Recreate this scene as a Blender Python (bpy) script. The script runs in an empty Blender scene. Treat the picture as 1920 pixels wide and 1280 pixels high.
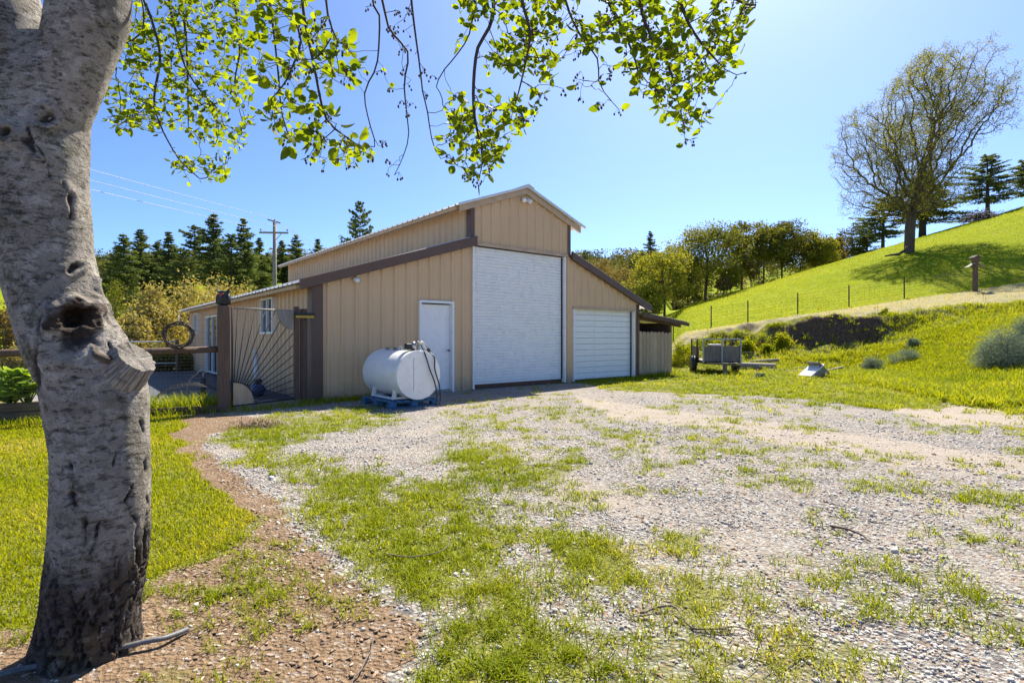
import bpy, bmesh, math, random
import numpy as np
from mathutils import Vector, Matrix, kdtree
R = math.radians
random.seed(11); rng = np.random.default_rng(11)
scene = bpy.context.scene
col = scene.collection

# ------------------------------------------------------------------ camera, sky, sun, exposure
CAM_H = 1.32; FPX = 1015.0; CX, CY = 960.0, 632.0      # eye height, focal length in photo pixels, horizon
cam_d = bpy.data.cameras.new('camera'); cam = bpy.data.objects.new('camera', cam_d); col.objects.link(cam)
cam.location = (0, 0, CAM_H); cam.rotation_euler = (R(90), 0, 0)
cam_d.sensor_width = 36.0; cam_d.lens = FPX/1920*36.0; cam_d.shift_y = -8/1920
cam_d.clip_start = 0.05; cam_d.clip_end = 3000
scene.camera = cam
SUN_EL, SUN_AZ = 50.0, 23.0                              # azimuth clockwise from +Y (straight ahead)
world = bpy.data.worlds.new('World'); scene.world = world; world.use_nodes = True
wn = world.node_tree
sky = wn.nodes.new('ShaderNodeTexSky'); sky.sky_type = 'NISHITA'; sky.sun_disc = False
sky.sun_elevation = R(SUN_EL); sky.sun_rotation = R(SUN_AZ)
sky.altitude = 300; sky.air_density = 0.6; sky.dust_density = 0.9; sky.ozone_density = 10.0
bg = wn.nodes['Background']; bg.inputs['Strength'].default_value = 0.063
wn.links.new(sky.outputs[0], bg.inputs['Color'])
sun_d = bpy.data.lights.new('sun', 'SUN'); sun_d.energy = 2.9; sun_d.angle = R(0.53); sun_d.color = (1.0, 0.93, 0.80)
sun = bpy.data.objects.new('sun', sun_d); col.objects.link(sun)
sdir = Vector((math.sin(R(SUN_AZ))*math.cos(R(SUN_EL)), math.cos(R(SUN_AZ))*math.cos(R(SUN_EL)), math.sin(R(SUN_EL))))
sun.rotation_euler = sdir.to_track_quat('Z', 'Y').to_euler(); sun.location = sdir*60
scene.view_settings.view_transform = 'Standard'; scene.view_settings.look = 'None'
scene.view_settings.gamma = 1.0; scene.view_settings.exposure = 2.05
scene.cycles.max_bounces = 8; scene.cycles.transparent_max_bounces = 8
scene.cycles.sample_clamp_indirect = 8

# ------------------------------------------------------------------ helpers
def at(u, v, Y):                      # a spot seen in the photo, at real distance Y
    return Vector(((u-CX)/FPX*Y, Y, CAM_H+(CY-v)/FPX*Y))
def gp(u, v):                         # a spot on the flat yard
    Y = FPX*CAM_H/(v-CY); return Vector(((u-CX)/FPX*Y, Y, 0))
def tag(o, label=None, cat=None, group=None, kind=None):
    if label: o['label'] = label
    if cat: o['category'] = cat
    if group: o['group'] = group
    if kind: o['kind'] = kind
    return o
def empty(name, loc=(0, 0, 0), rz=0, **kw):
    o = bpy.data.objects.new(name, None); col.objects.link(o)
    o.location = loc; o.rotation_euler = (0, 0, rz); o.empty_display_size = .2
    return tag(o, **kw)
def link(name, me, mat=None, parent=None, **kw):
    o = bpy.data.objects.new(name, me); col.objects.link(o)
    if mat and not me.materials: me.materials.append(mat)
    if parent: o.parent = parent
    return tag(o, **kw)
class MB:
    def __init__(s): s.v = []; s.f = []; s.sm = []
    def add(s, vs, fs, smooth=False):
        n = len(s.v); s.v += [tuple(p) for p in vs]; s.f += [tuple(i+n for i in f) for f in fs]; s.sm += [smooth]*len(fs); return s
    def box(s, c, size, m=None, taper=1.0):
        x, y, z = size[0]/2, size[1]/2, size[2]/2
        p = [Vector((sx*x*(taper if sz > 0 else 1), sy*y*(taper if sz > 0 else 1), sz*z)) for sz in (-1, 1) for sy in (-1, 1) for sx in (-1, 1)]
        if m: p = [m @ q for q in p]
        c = Vector(c); p = [q+c for q in p]
        return s.add(p, [(0, 2, 3, 1), (4, 5, 7, 6), (0, 1, 5, 4), (2, 6, 7, 3), (0, 4, 6, 2), (1, 3, 7, 5)])
    def beam(s, a, b, w, h, up=(0, 0, 1)):
        a, b = Vector(a), Vector(b); d = (b-a).normalized(); up = Vector(up)
        sd = d.cross(up).normalized(); u2 = sd.cross(d).normalized()
        p = [e+sd*i*w/2+u2*j*h/2 for e in (a, b) for i, j in ((-1, -1), (1, -1), (1, 1), (-1, 1))]
        return s.add(p, [(0, 1, 2, 3)[::-1], (4, 5, 6, 7), (0, 1, 5, 4), (1, 2, 6, 5), (2, 3, 7, 6), (3, 0, 4, 7)])
    def tube(s, pts, r, n=8, cap=True, smooth=True):
        pts = [Vector(p) for p in pts]
        if not hasattr(r, '__len__'): r = [r]*len(pts)
        vs = []; up = None
        for i, p in enumerate(pts):
            d = (pts[min(i+1, len(pts)-1)]-pts[max(i-1, 0)])
            if d.length < 1e-9: d = Vector((0, 0, 1))
            d.normalize()
            if up is None: up = Vector((0, 0, 1)).cross(d) if abs(d.z) < .95 else Vector((1, 0, 0)).cross(d)
            up = (up-d*up.dot(d)); up = up.normalized() if up.length > 1e-6 else d.orthogonal().normalized()
            w = d.cross(up)
            vs += [p+(up*math.cos(a)+w*math.sin(a))*r[i] for a in [2*math.pi*k/n for k in range(n)]]
        fs = [(i*n+k, i*n+(k+1) % n, (i+1)*n+(k+1) % n, (i+1)*n+k) for i in range(len(pts)-1) for k in range(n)]
        if cap: fs += [tuple(range(n))[::-1], tuple((len(pts)-1)*n+k for k in range(n))]
        return s.add(vs, fs, smooth)
    def lathe(s, prof, c=(0, 0, 0), m=None, n=24):
        vs = []
        for r, z in prof: vs += [Vector((r*math.cos(2*math.pi*k/n), r*math.sin(2*math.pi*k/n), z)) for k in range(n)]
        if m: vs = [m @ q for q in vs]
        c = Vector(c); vs = [q+c for q in vs]
        fs = [(i*n+k, i*n+(k+1) % n, (i+1)*n+(k+1) % n, (i+1)*n+k) for i in range(len(prof)-1) for k in range(n)]
        fs += [tuple(range(n))[::-1], tuple((len(prof)-1)*n+k for k in range(n))]
        return s.add(vs, fs, True)
    def prism(s, poly, off):            # poly 3d loop extruded by off
        poly = [Vector(p) for p in poly]; off = Vector(off); n = len(poly)
        return s.add(poly+[p+off for p in poly], [tuple(range(n))[::-1], tuple(range(n, 2*n))]+[(i, (i+1) % n, n+(i+1) % n, n+i) for i in range(n)])
    def mesh(s, name='m', bevel=0):
        me = bpy.data.meshes.new(name); me.from_pydata(s.v, [], s.f)
        me.polygons.foreach_set('use_smooth', s.sm)
        if bevel:
            bm = bmesh.new(); bm.from_mesh(me)
            bmesh.ops.recalc_face_normals(bm, faces=bm.faces)
            bmesh.ops.bevel(bm, geom=[e for e in bm.edges if len(e.link_faces) == 2 and e.calc_face_angle(0) > .6], offset=bevel, segments=1, affect='EDGES')
            bm.to_mesh(me); bm.free()
        me.update(); return me
    def build(s, name, mat, parent=None, bevel=0, **kw):
        o = link(name, s.mesh(name, bevel), mat, parent, **kw)
        if any(s.sm) and not all(s.sm): pass
        return o
def npmesh(name, V, F, attrs=None, smooth=False):   # V (n,3), F (m,k) one face size
    me = bpy.data.meshes.new(name); V = np.asarray(V, np.float32); F = np.asarray(F, np.int32)
    me.vertices.add(len(V)); me.vertices.foreach_set('co', V.ravel())
    k = F.shape[1]; me.loops.add(F.size); me.loops.foreach_set('vertex_index', F.ravel())
    me.polygons.add(len(F)); me.polygons.foreach_set('loop_start', np.arange(0, F.size, k, dtype=np.int32))
    me.polygons.foreach_set('use_smooth', np.full(len(F), smooth))
    for nm, a in (attrs or {}).items():
        at_ = me.attributes.new(nm, 'FLOAT', 'POINT'); at_.data.foreach_set('value', np.asarray(a, np.float32))
    me.update(calc_edges=True); me.validate(); return me
def vnoise(P, seed=0):                # value noise on (n,3)
    P = np.asarray(P, float); I = np.floor(P).astype(np.int64); f = P-I; f = f*f*(3-2*f)
    def h(i, j, k):
        n = (i*374761393+j*668265263+k*2147483647+seed*974634777) & 0xffffffff
        n = ((n ^ (n >> 13))*1274126177) & 0xffffffff; n = n ^ (n >> 16)
        return (n & 0xffff)/65535.0
    r = 0
    for a in (0, 1):
        for b in (0, 1):
            for c in (0, 1):
                w = (f[:, 0] if a else 1-f[:, 0])*(f[:, 1] if b else 1-f[:, 1])*(f[:, 2] if c else 1-f[:, 2])
                r = r+w*h(I[:, 0]+a, I[:, 1]+b, I[:, 2]+c)
    return r
def fbm(P, oct=4, seed=0):
    P = np.asarray(P, float); s = 0; a = .5; t = 0
    for o in range(oct): s = s+a*vnoise(P*2**o+o*17.3, seed+o); t += a; a *= .5
    return s/t
def smooth(a, b, x):
    t = np.clip((x-a)/(b-a), 0, 1); return t*t*(3-2*t)
def inpoly(poly, U, V):
    r = np.zeros(U.shape, bool); n = len(poly)
    for i in range(n):
        x1, y1 = poly[i]; x2, y2 = poly[(i+1) % n]
        if y1 == y2: continue
        c = ((y1 > V) != (y2 > V)) & (U < (x2-x1)*(V-y1)/(y2-y1)+x1); r ^= c
    return r

# ------------------------------------------------------------------ materials
def new_mat(name):
    m = bpy.data.materials.new(name); m.use_nodes = True; nt = m.node_tree
    return m, nt, nt.nodes['Principled BSDF']
def N(nt, t, **kw):
    n = nt.nodes.new(t)
    for k, v in kw.items():
        if k in n.inputs.keys(): n.inputs[k].default_value = v
        else: setattr(n, k, v)
    return n
def mixc(nt, fac, a, b, bt='MIX'):
    n = nt.nodes.new('ShaderNodeMix'); n.data_type = 'RGBA'; n.blend_type = bt
    for s, x in ((0, fac), (6, a), (7, b)):
        if hasattr(x, 'default_value') or hasattr(x, 'links'): nt.links.new(x, n.inputs[s])
        else: n.inputs[s].default_value = x if s == 0 else (tuple(x)+(1,))[:4]
    return n.outputs[2]
def ramp(nt, src, a, b, va=0., vb=1.):
    n = nt.nodes.new('ShaderNodeMapRange'); n.clamp = True; nt.links.new(src, n.inputs[0])
    for i, x in enumerate((a, b, va, vb)): n.inputs[i+1].default_value = x
    return n.outputs[0]
def coords(nt, scale=(1, 1, 1), world_space=False):
    if world_space: g = nt.nodes.new('ShaderNodeNewGeometry').outputs['Position']
    else: g = nt.nodes.new('ShaderNodeTexCoord').outputs['Object']
    m = nt.nodes.new('ShaderNodeMapping'); m.inputs['Scale'].default_value = scale; nt.links.new(g, m.inputs[0]); return m.outputs[0]
def noise(nt, vec, scale, detail=4, rough=.6, dist=0):
    n = N(nt, 'ShaderNodeTexNoise', Scale=scale, Detail=detail, Roughness=rough, Distortion=dist); nt.links.new(vec, n.inputs['Vector']); return n.outputs['Fac']
def bump(nt, h, bs, strength=.4, dist=.02):
    b = N(nt, 'ShaderNodeBump', Strength=strength, Distance=dist); nt.links.new(h, b.inputs['Height']); nt.links.new(b.outputs[0], bs.inputs['Normal']); return b
def attr(nt, name):
    n = nt.nodes.new('ShaderNodeAttribute'); n.attribute_name = name; return n.outputs['Fac']
def mat(name, c1, c2=None, rough=.7, scale=6, stretch=(1, 1, 1), metal=0, b=.15, bd=.01, spec=.4, dirt=None, rnd=0.0, ws=False):
    m, nt, bs = new_mat(name); c2 = c2 or tuple(x*.75 for x in c1)
    v = coords(nt, stretch, ws); n1 = noise(nt, v, scale, 5); n2 = noise(nt, v, scale*7, 3)
    c = mixc(nt, ramp(nt, n1, .32, .68), c1, c2)
    c = mixc(nt, ramp(nt, n2, .5, .8, 0, .35), c, tuple(x*.6 for x in c1))
    if dirt:
        n3 = noise(nt, v, scale*.6, 6, .7); c = mixc(nt, ramp(nt, n3, .55, .75, 0, .7), c, dirt)
    if rnd:
        oi = nt.nodes.new('ShaderNodeObjectInfo'); f = ramp(nt, oi.outputs['Random'], 0, 1, 1-rnd, 1+rnd*.5)
        hsv = nt.nodes.new('ShaderNodeHueSaturation'); nt.links.new(f, hsv.inputs['Value']); nt.links.new(c, hsv.inputs['Color']); c = hsv.outputs[0]
    nt.links.new(c, bs.inputs['Base Color']); bs.inputs['Roughness'].default_value = rough
    bs.inputs['Metallic'].default_value = metal; bs.inputs['Specular IOR Level'].default_value = spec
    if b: bump(nt, n2, bs, b, bd)
    return m
def leafmat(name, c1, c2, c3=None, trans=.45, tcol=None, rough=.55, spec=.04):   # per-leaf tint from attribute "tint" 0..1
    m, nt, bs = new_mat(name); t = attr(nt, 'tint')
    c = mixc(nt, t, c1, c2)
    if c3: c = mixc(nt, ramp(nt, t, .8, .95), c, c3)
    nt.links.new(c, bs.inputs['Base Color']); bs.inputs['Roughness'].default_value = rough; bs.inputs['Specular IOR Level'].default_value = spec
    tr = nt.nodes.new('ShaderNodeBsdfTranslucent'); k = tcol or (1.6, 1.5, .5)
    mm = mixc(nt, 1.0, c, k, 'MULTIPLY'); nt.links.new(mm, tr.inputs['Color'])
    mx = nt.nodes.new('ShaderNodeMixShader'); mx.inputs[0].default_value = trans
    nt.links.new(bs.outputs[0], mx.inputs[1]); nt.links.new(tr.outputs[0], mx.inputs[2])
    nt.links.new(mx.outputs[0], nt.nodes['Material Output'].inputs['Surface']); return m
M = {}
def siding_mat():
    m, nt, bs = new_mat('tan_painted_steel'); v = coords(nt); streak = noise(nt, coords(nt, (5, 5, .35)), 1.5, 5, .7); fine = noise(nt, v, 35, 4, .7); big = noise(nt, v, .7, 4, .6)
    c = mixc(nt, ramp(nt, big, .3, .7), (.67, .46, .265), (.62, .42, .24)); c = mixc(nt, ramp(nt, streak, .52, .75, 0, .35), c, (.47, .315, .18)); c = mixc(nt, ramp(nt, fine, .6, .8, 0, .25), c, (.40, .29, .19))
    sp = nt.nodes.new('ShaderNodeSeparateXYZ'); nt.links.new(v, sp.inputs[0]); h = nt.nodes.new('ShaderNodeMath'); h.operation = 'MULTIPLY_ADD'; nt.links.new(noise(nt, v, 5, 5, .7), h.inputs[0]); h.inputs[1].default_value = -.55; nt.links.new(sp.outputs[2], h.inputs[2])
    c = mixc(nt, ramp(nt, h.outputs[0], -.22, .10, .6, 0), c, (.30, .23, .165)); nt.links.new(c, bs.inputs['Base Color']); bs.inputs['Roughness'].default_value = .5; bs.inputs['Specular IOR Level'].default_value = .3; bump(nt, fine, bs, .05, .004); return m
M['siding'] = siding_mat()
M['trim_tan'] = mat('tan_trim_steel', (.56, .40, .25), None, .5, 3, b=.03)
M['trim_brown'] = mat('dark_brown_trim_steel', (.135, .078, .052), (.11, .064, .045), .5, 3, b=.05, bd=.004)
M['roof'] = mat('bare_metal_roofing', (.70, .69, .66), (.62, .60, .57), .42, 2, metal=.15, b=.05)
M['door_white'] = mat('white_door_paint', (.86, .84, .80), (.83, .815, .78), .42, 1, b=.02, bd=.002)
M['white'] = mat('white_enamel', (.84, .83, .79), (.80, .79, .76), .3, 3, b=.04, bd=.004)
M['tank'] = mat('white_tank_paint', (.86, .845, .81), (.82, .81, .77), .16, 2.5, (1, 1, .5), b=.05, bd=.004, dirt=(.66, .62, .54))
M['rust'] = mat('rusty_threshold', (.16, .07, .035), (.09, .045, .03), .8, 8, b=.3)
M['dark'] = mat('black_rubber', (.02, .02, .021), (.03, .03, .03), .55, 20, b=.2)
M['steel'] = mat('dull_steel', (.35, .35, .35), (.22, .21, .20), .4, 14, metal=.8, b=.2)
M['glass'] = mat('dark_window_glass', (.03, .04, .05), (.04, .05, .06), .06, 2, b=0, spec=.7)
M['wood_old'] = mat('weathered_brown_wood', (.17, .105, .07), (.10, .065, .048), .85, 5, (9, 9, .8), b=.6, bd=.01, rnd=.12)
M['wood_grey'] = mat('weathered_grey_wood', (.36, .31, .26), (.24, .20, .165), .85, 5, (8, 8, 1), b=.5, bd=.008, rnd=.2)
M['wood_hgrey'] = mat('weathered_lumber', (.36, .31, .26), (.24, .20, .165), .85, 5, (2, 2, 2), b=.5, bd=.008, rnd=.3)
M['picket'] = mat('raw_cedar_picket', (.56, .42, .27), (.40, .27, .16), .8, 4, (7, 7, .8), b=.4, bd=.006, rnd=.18, dirt=(.33, .27, .2))
M['timber'] = mat('bed_timber', (.20, .145, .09), (.12, .085, .055), .9, 4, (1, 8, 8), b=.6, bd=.01, rnd=.1)
M['blue'] = mat('blue_pallet_paint', (.035, .13, .26), (.06, .17, .30), .7, 6, b=.3, dirt=(.16, .15, .13), rnd=.15)
M['wire'] = mat('galvanised_wire', (.10, .10, .095), (.07, .07, .065), .5, 10, metal=.3, b=0)
M['rod'] = mat('rusted_rod', (.07, .042, .032), (.04, .028, .024), .7, 20, b=.2)
M['concrete'] = mat('dark_concrete', (.085, .09, .10), (.06, .065, .07), .9, 2, b=.3)  # even dark blue-grey concrete for patio and foundation
M['bark_dark'] = mat('grey_brown_bark', (.14, .11, .09), (.07, .055, .045), .9, 3, (4, 4, 1), b=.8, bd=.03)
M['bark_oak'] = mat('dark_oak_bark', (.13, .098, .062), (.07, .052, .035), .9, 1.5, (3, 3, 1), b=.8, bd=.05)
M['twig'] = mat('twig_bark', (.075, .052, .04), (.05, .036, .03), .8, 30, b=.3, bd=.004)
M['stick'] = mat('dry_stick', (.20, .16, .125), (.12, .09, .07), .85, 14, b=.4)
M['trailer_ply'] = mat('stained_trailer_plywood', (.26, .21, .17), (.15, .12, .095), .85, 3, (3, 3, 1), b=.3)
M['panel_grey'] = mat('weathered_plywood', (.30, .26, .22), (.20, .17, .145), .85, 3, (3, 3, 1), b=.3)
M['yellow'] = mat('yellow_plastic', (.55, .36, .04), None, .5, 5, b=0)
M['red'] = mat('red_paint', (.45, .05, .04), None, .5, 5, b=0)
M['blue_plastic'] = mat('blue_plastic_drum', (.02, .05, .16), None, .4, 5, b=.05)
M['pvc'] = mat('white_pvc', (.70, .70, .70), (.62, .62, .62), .4, 5, b=0)
M['hose'] = mat('black_fuel_hose', (.025, .025, .026), None, .45, 10, b=.1)
M['poly'] = mat('grey_irrigation_tube', (.09, .09, .095), (.16, .155, .15), .55, 8, b=.2)
M['pole'] = mat('weathered_pole_wood', (.27, .24, .21), (.19, .165, .145), .85, 3, (3, 3, .6), b=.3)
M['cable'] = mat('pale_cable', (.50, .50, .50), None, .5, 3, b=0)
M['poppy'] = mat('orange_petal', (.85, .24, .01), None, .6, 5, b=0)
# ------------------------------------------------------------------ terrain
KU = lambda u: (np.asarray(u, float)-CX)/FPX
EV = lambda v: (CY-np.asarray(v, float))/FPX
def terr(X, Y):
    X = np.asarray(X, float); Y = np.asarray(Y, float); k = X/np.maximum(Y, 1.0)
    zl = np.interp(Y, [0, 30, 45, 60, 80, 110, 160, 220, 320, 900], [0, 0, .8, 2.8, 6.8, 12.2, 19.5, 31, 40, 44])
    kk = np.clip(k, .25, 1.08)
    def zz(Yk, us, vs): return CAM_H+np.interp(kk, KU(us), EV(vs))*Yk
    ef = .018+(kk-.367)*.149; es = .0433+(kk-.276)*.296
    foot = 9+11*smooth(.95, .62, kk)
    knots = [(8.0, 0*kk), (22.5, zz(22.5, [1240, 1300, 1500, 1640, 1720, 1800, 1950], [691, 684, 672, 660, 634, 614, 598])),
             (24.5, zz(24.5, [1240, 1300, 1420, 1490, 1520, 1620, 1660, 1720, 1800, 1950], [684, 662, 648, 645, 654, 650, 630, 610, 592, 576])),
             (25.2, zz(25.2, [1240, 1300, 1500, 1640, 1750, 1950], [660, 632, 611, 595, 583, 565])),
             (32, CAM_H+ef*32), (40, CAM_H+(ef+.48*(es-ef))*40), (48, CAM_H+(ef+.78*(es-ef))*48), (56, CAM_H+(ef+.95*(es-ef))*56), (63, CAM_H+es*63),
             (72, CAM_H+es*63+.3), (90, CAM_H+es*63-1.2), (150, CAM_H+es*63-2+.3*zl)]
    zr = np.zeros_like(Y)
    for (ya, za), (yb, zb) in zip(knots[:-1], knots[1:]):
        t = (Y-ya)/(yb-ya)
        if ya == 8.0:
            t = np.clip((Y-foot)/(yb-foot), 0, 1); t = t*t; sel = Y < yb
        else: sel = (Y >= ya) & (Y < yb); t = np.clip(t, 0, 1)
        zr = np.where(sel, za+(zb-za)*t, zr)
    t = smooth(150, 260, Y); zr = np.where(Y >= 150, (CAM_H+es*63-2+.3*zl)*(1-t)+zl*t, zr)
    w = smooth(.255, .325, k); z = zl*(1-w)+zr*w
    P = np.stack([X*.35, Y*.35, 0*X], -1).reshape(-1, 3)
    rough = (fbm(P, 3, 3).reshape(X.shape)-.5)
    bank = w*smooth(22, 23.5, Y)*smooth(29, 26, Y)*(1-.75*smooth(.68, .78, k))
    P2 = np.stack([X*1.3, Y*1.3, 0*X], -1).reshape(-1, 3)
    z = z+rough*(.9*bank+.5*smooth(34, 60, Y)*.6+1.5*smooth(90, 200, Y))+(fbm(P2, 3, 5).reshape(X.shape)-.5)*(.7*bank+.05*smooth(20, 30, Y))
    return z
def tz(x, y): return float(terr(np.array([x]), np.array([y]))[0])

# what covers the flat yard: outlines of lawn, path, gravel (metres, from their places in the photo)
LAWN = [(-900, 700), (300, 770), (372, 778), (350, 802), (345, 830), (372, 868), (415, 905), (455, 940), (478, 975), (440, 1010), (400, 1040), (330, 1062), (280, 1085), (100, 1170), (0, 1185), (-900, 1200)]
GRASS = [(LAWN, 1.0),
 ([(430, 806), (480, 783), (600, 768), (700, 774), (770, 786), (690, 802), (610, 812), (540, 832), (515, 862), (560, 905), (520, 890), (460, 850), (425, 825)], .8),
 ([(590, 760), (700, 764), (700, 776), (590, 772)], .8),
 ([(510, 860), (560, 850), (640, 872), (720, 868), (760, 885), (600, 905), (560, 920)], .5),
 ([(545, 975), (600, 905), (690, 880), (780, 885), (850, 905), (880, 960), (930, 990), (1010, 1010), (960, 1060), (1010, 1120), (1060, 1190), (1120, 1300), (720, 1320), (800, 1225), (830, 1180), (740, 1120), (670, 1075), (630, 1040)], .93),
 ([(860, 852), (930, 840), (1000, 868), (1100, 862), (1110, 882), (980, 908), (880, 892)], .8),
 ([(960, 985), (1080, 1000), (1195, 1062), (1180, 1092), (1090, 1085), (1010, 1040)], .95),
 ([(1230, 1095), (1290, 1060), (1390, 1100), (1400, 1155), (1310, 1182), (1250, 1140)], .9),
 ([(1200, 1012), (1260, 985), (1312, 1000), (1280, 1036), (1220, 1036)], .85),
 ([(1130, 1180), (1330, 1180), (1360, 1250), (1260, 1300), (1150, 1280)], .66),
 ([(1560, 1120), (1640, 1120), (1650, 1170), (1590, 1180)], .6), ([(1790, 1150), (1960, 1140), (1960, 1195), (1840, 1190)], .6),
 ([(1500, 1225), (1640, 1215), (1700, 1290), (1520, 1300)], .7), ([(1700, 1130), (1780, 1150), (1790, 1190), (1730, 1180)], .55),
 ([(840, 772), (940, 778), (965, 792), (880, 820), (840, 802)], .55), ([(985, 765), (1060, 758), (1075, 776), (1000, 782)], .6),
 ([(1080, 690), (1080, 716), (1170, 733), (1290, 738), (1420, 741), (1530, 752), (1640, 764), (1760, 766), (1800, 752), (1960, 790), (3400, 850), (3400, 640), (1080, 640)], .97),
 ([(290, 1110), (440, 1080), (540, 1105), (500, 1140), (330, 1135)], .7), ([(290, 1230), (400, 1225), (430, 1290), (270, 1300)], .6),
 ([(285, 1090), (420, 1060), (560, 1080), (600, 1150), (520, 1230), (560, 1300), (270, 1300)], .26), ([(400, 1055), (500, 1020), (545, 1040), (470, 1075)], .7), ([(440, 1180), (500, 1165), (520, 1200), (450, 1210)], .5), ([(280, 1150), (400, 1150), (380, 1175), (280, 1180)], .35)]
DIRT = [(310, 800), (345, 772), (420, 776), (520, 786), (470, 806), (405, 812), (382, 838), (448, 885), (518, 930), (548, 985), (620, 1060), (705, 1115), (790, 1180), (760, 1235), (720, 1300), (600, 1500), (-900, 1500), (-900, 1195), (0, 1160), (110, 1140), (250, 1060), (300, 1035), (400, 1012), (435, 985), (395, 930), (335, 872), (312, 830)]
SAND = [([(1060, 738), (1250, 768), (1500, 798), (1800, 846), (2100, 880), (2100, 915), (1700, 874), (1400, 820), (1150, 784)], .8),
 ([(1640, 764), (1760, 760), (2200, 770), (2200, 806), (1750, 796)], .95), ([(990, 880), (1200, 925), (1400, 1000), (1560, 1080), (1500, 1110), (1300, 1010), (1050, 940)], .6),
 ([(1700, 930), (2100, 970), (2100, 1060), (1850, 1010)], .55), ([(880, 820), (1000, 830), (980, 850), (860, 838)], .6), ([(900, 905), (1050, 915), (1030, 960), (930, 950)], .5)]
def yard(X, Y):
    """grass, dirt, sand cover 0..1 at ground points (arrays)"""
    Yc = np.maximum(Y, .9); P = np.stack([X*1.1, Y*1.1, 0*X], -1).reshape(-1, 3)
    w1 = (fbm(P*1.6, 4, 21)-.5).reshape(X.shape)*.55; w2 = (fbm(P*1.6, 4, 31)-.5).reshape(X.shape)*.55
    Xd, Yd = X+w1*.35, np.maximum(Yc+w2*.35, .6); Ud = CX+FPX*Xd/Yd; Vd = CY+FPX*CAM_H/Yd
    Xw, Yw = X+w1, np.maximum(Yc+w2*np.clip(Yc/5, .5, 1.6), .6)
    U = CX+FPX*Xw/Yw; V = CY+FPX*CAM_H/Yw
    g = np.zeros(X.shape); s = np.zeros(X.shape)
    for p, d in GRASS: g = np.maximum(g, d*inpoly(p, U, V))
    for p, d in SAND: s = np.maximum(s, d*inpoly(p, U, V))
    d = inpoly(DIRT, Ud, Vd)*1.0; d = d
    n = fbm(P*.9, 3, 41).reshape(X.shape); n2 = fbm(P*3.5, 3, 51).reshape(X.shape)
    sprink = (n2 > .57)*(n > .38)*.5*(U > 850)      # little tufts scattered over the gravel
    g = np.where((d < .5) & (g < .1), np.maximum(g, sprink), g)
    lawn = inpoly(LAWN, U, V) | (V < 750)
    g = np.where(lawn, g, g*np.clip((n2-.38)*7+g*1.25-.15, 0, 1))
    return g, d, s
def axis(lo, hi, f0, f1, step, grow):
    a = list(np.arange(f0, f1, step)); s = step; x = f1
    while x < hi: a.append(x); s *= grow; x += s
    a.append(hi); s = step; x = f0; b = []
    while x > lo: s *= grow; x -= s; b.append(max(x, lo))
    return np.array(sorted(set(b+a)))
gx = axis(-520, 620, -8.5, 24, .085, 1.045); gy = axis(-40, 950, 1.2, 36, .085, 1.035)
GX, GY = np.meshgrid(gx, gy)
GZ = terr(GX, GY)
g_, d_, s_ = yard(GX, GY)
kG = GX/np.maximum(GY, 1)
on_slope = smooth(20, 23, GY)
field = smooth(29.5, 31.5, GY)*smooth(.2, .25, kG)+smooth(30, 34, GY)*smooth(.25, .2, kG)
strip = smooth(25.4, 26.2, GY)*smooth(31.8, 30.9, GY)*smooth(.26, .3, kG)
dz = np.gradient(GZ, axis=0)/np.gradient(GY, axis=0)
earth = np.clip((dz-.75)*2.5, 0, 1)*(GY > 21)*(GY < 29)*smooth(.3, .36, kG)
kn = kG+.05*(fbm(np.stack([GX.ravel()*.9, GY.ravel()*.9, 0*GX.ravel()], 1), 3, 66).reshape(GX.shape)-.5)
earth = np.maximum(earth, smooth(24.2, 24.5, GY)*smooth(25.5, 25.25, GY)*smooth(.515, .54, kn)*smooth(.69, .66, kn))
g_ = np.where(GY > 22, 1.0, g_); g_ = g_*(1-.8*strip)
ny, nx = GX.shape; idx = np.arange(ny*nx).reshape(ny, nx)
F = np.stack([idx[:-1, :-1], idx[:-1, 1:], idx[1:, 1:], idx[1:, :-1]], -1).reshape(-1, 4)
micro = (fbm(np.stack([GX.ravel()*5, GY.ravel()*5, 0*GX.ravel()], 1), 3, 77).reshape(GX.shape)-.5)*.014*smooth(14, 8, GY)
V = np.stack([GX, GY, GZ+micro], -1).reshape(-1, 3)
gme = npmesh('ground', V, F, dict(grass=g_.ravel(), dirt=d_.ravel(), sand=s_.ravel(), field=field.ravel(), strip=strip.ravel(), earth=earth.ravel()), smooth=True)
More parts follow.
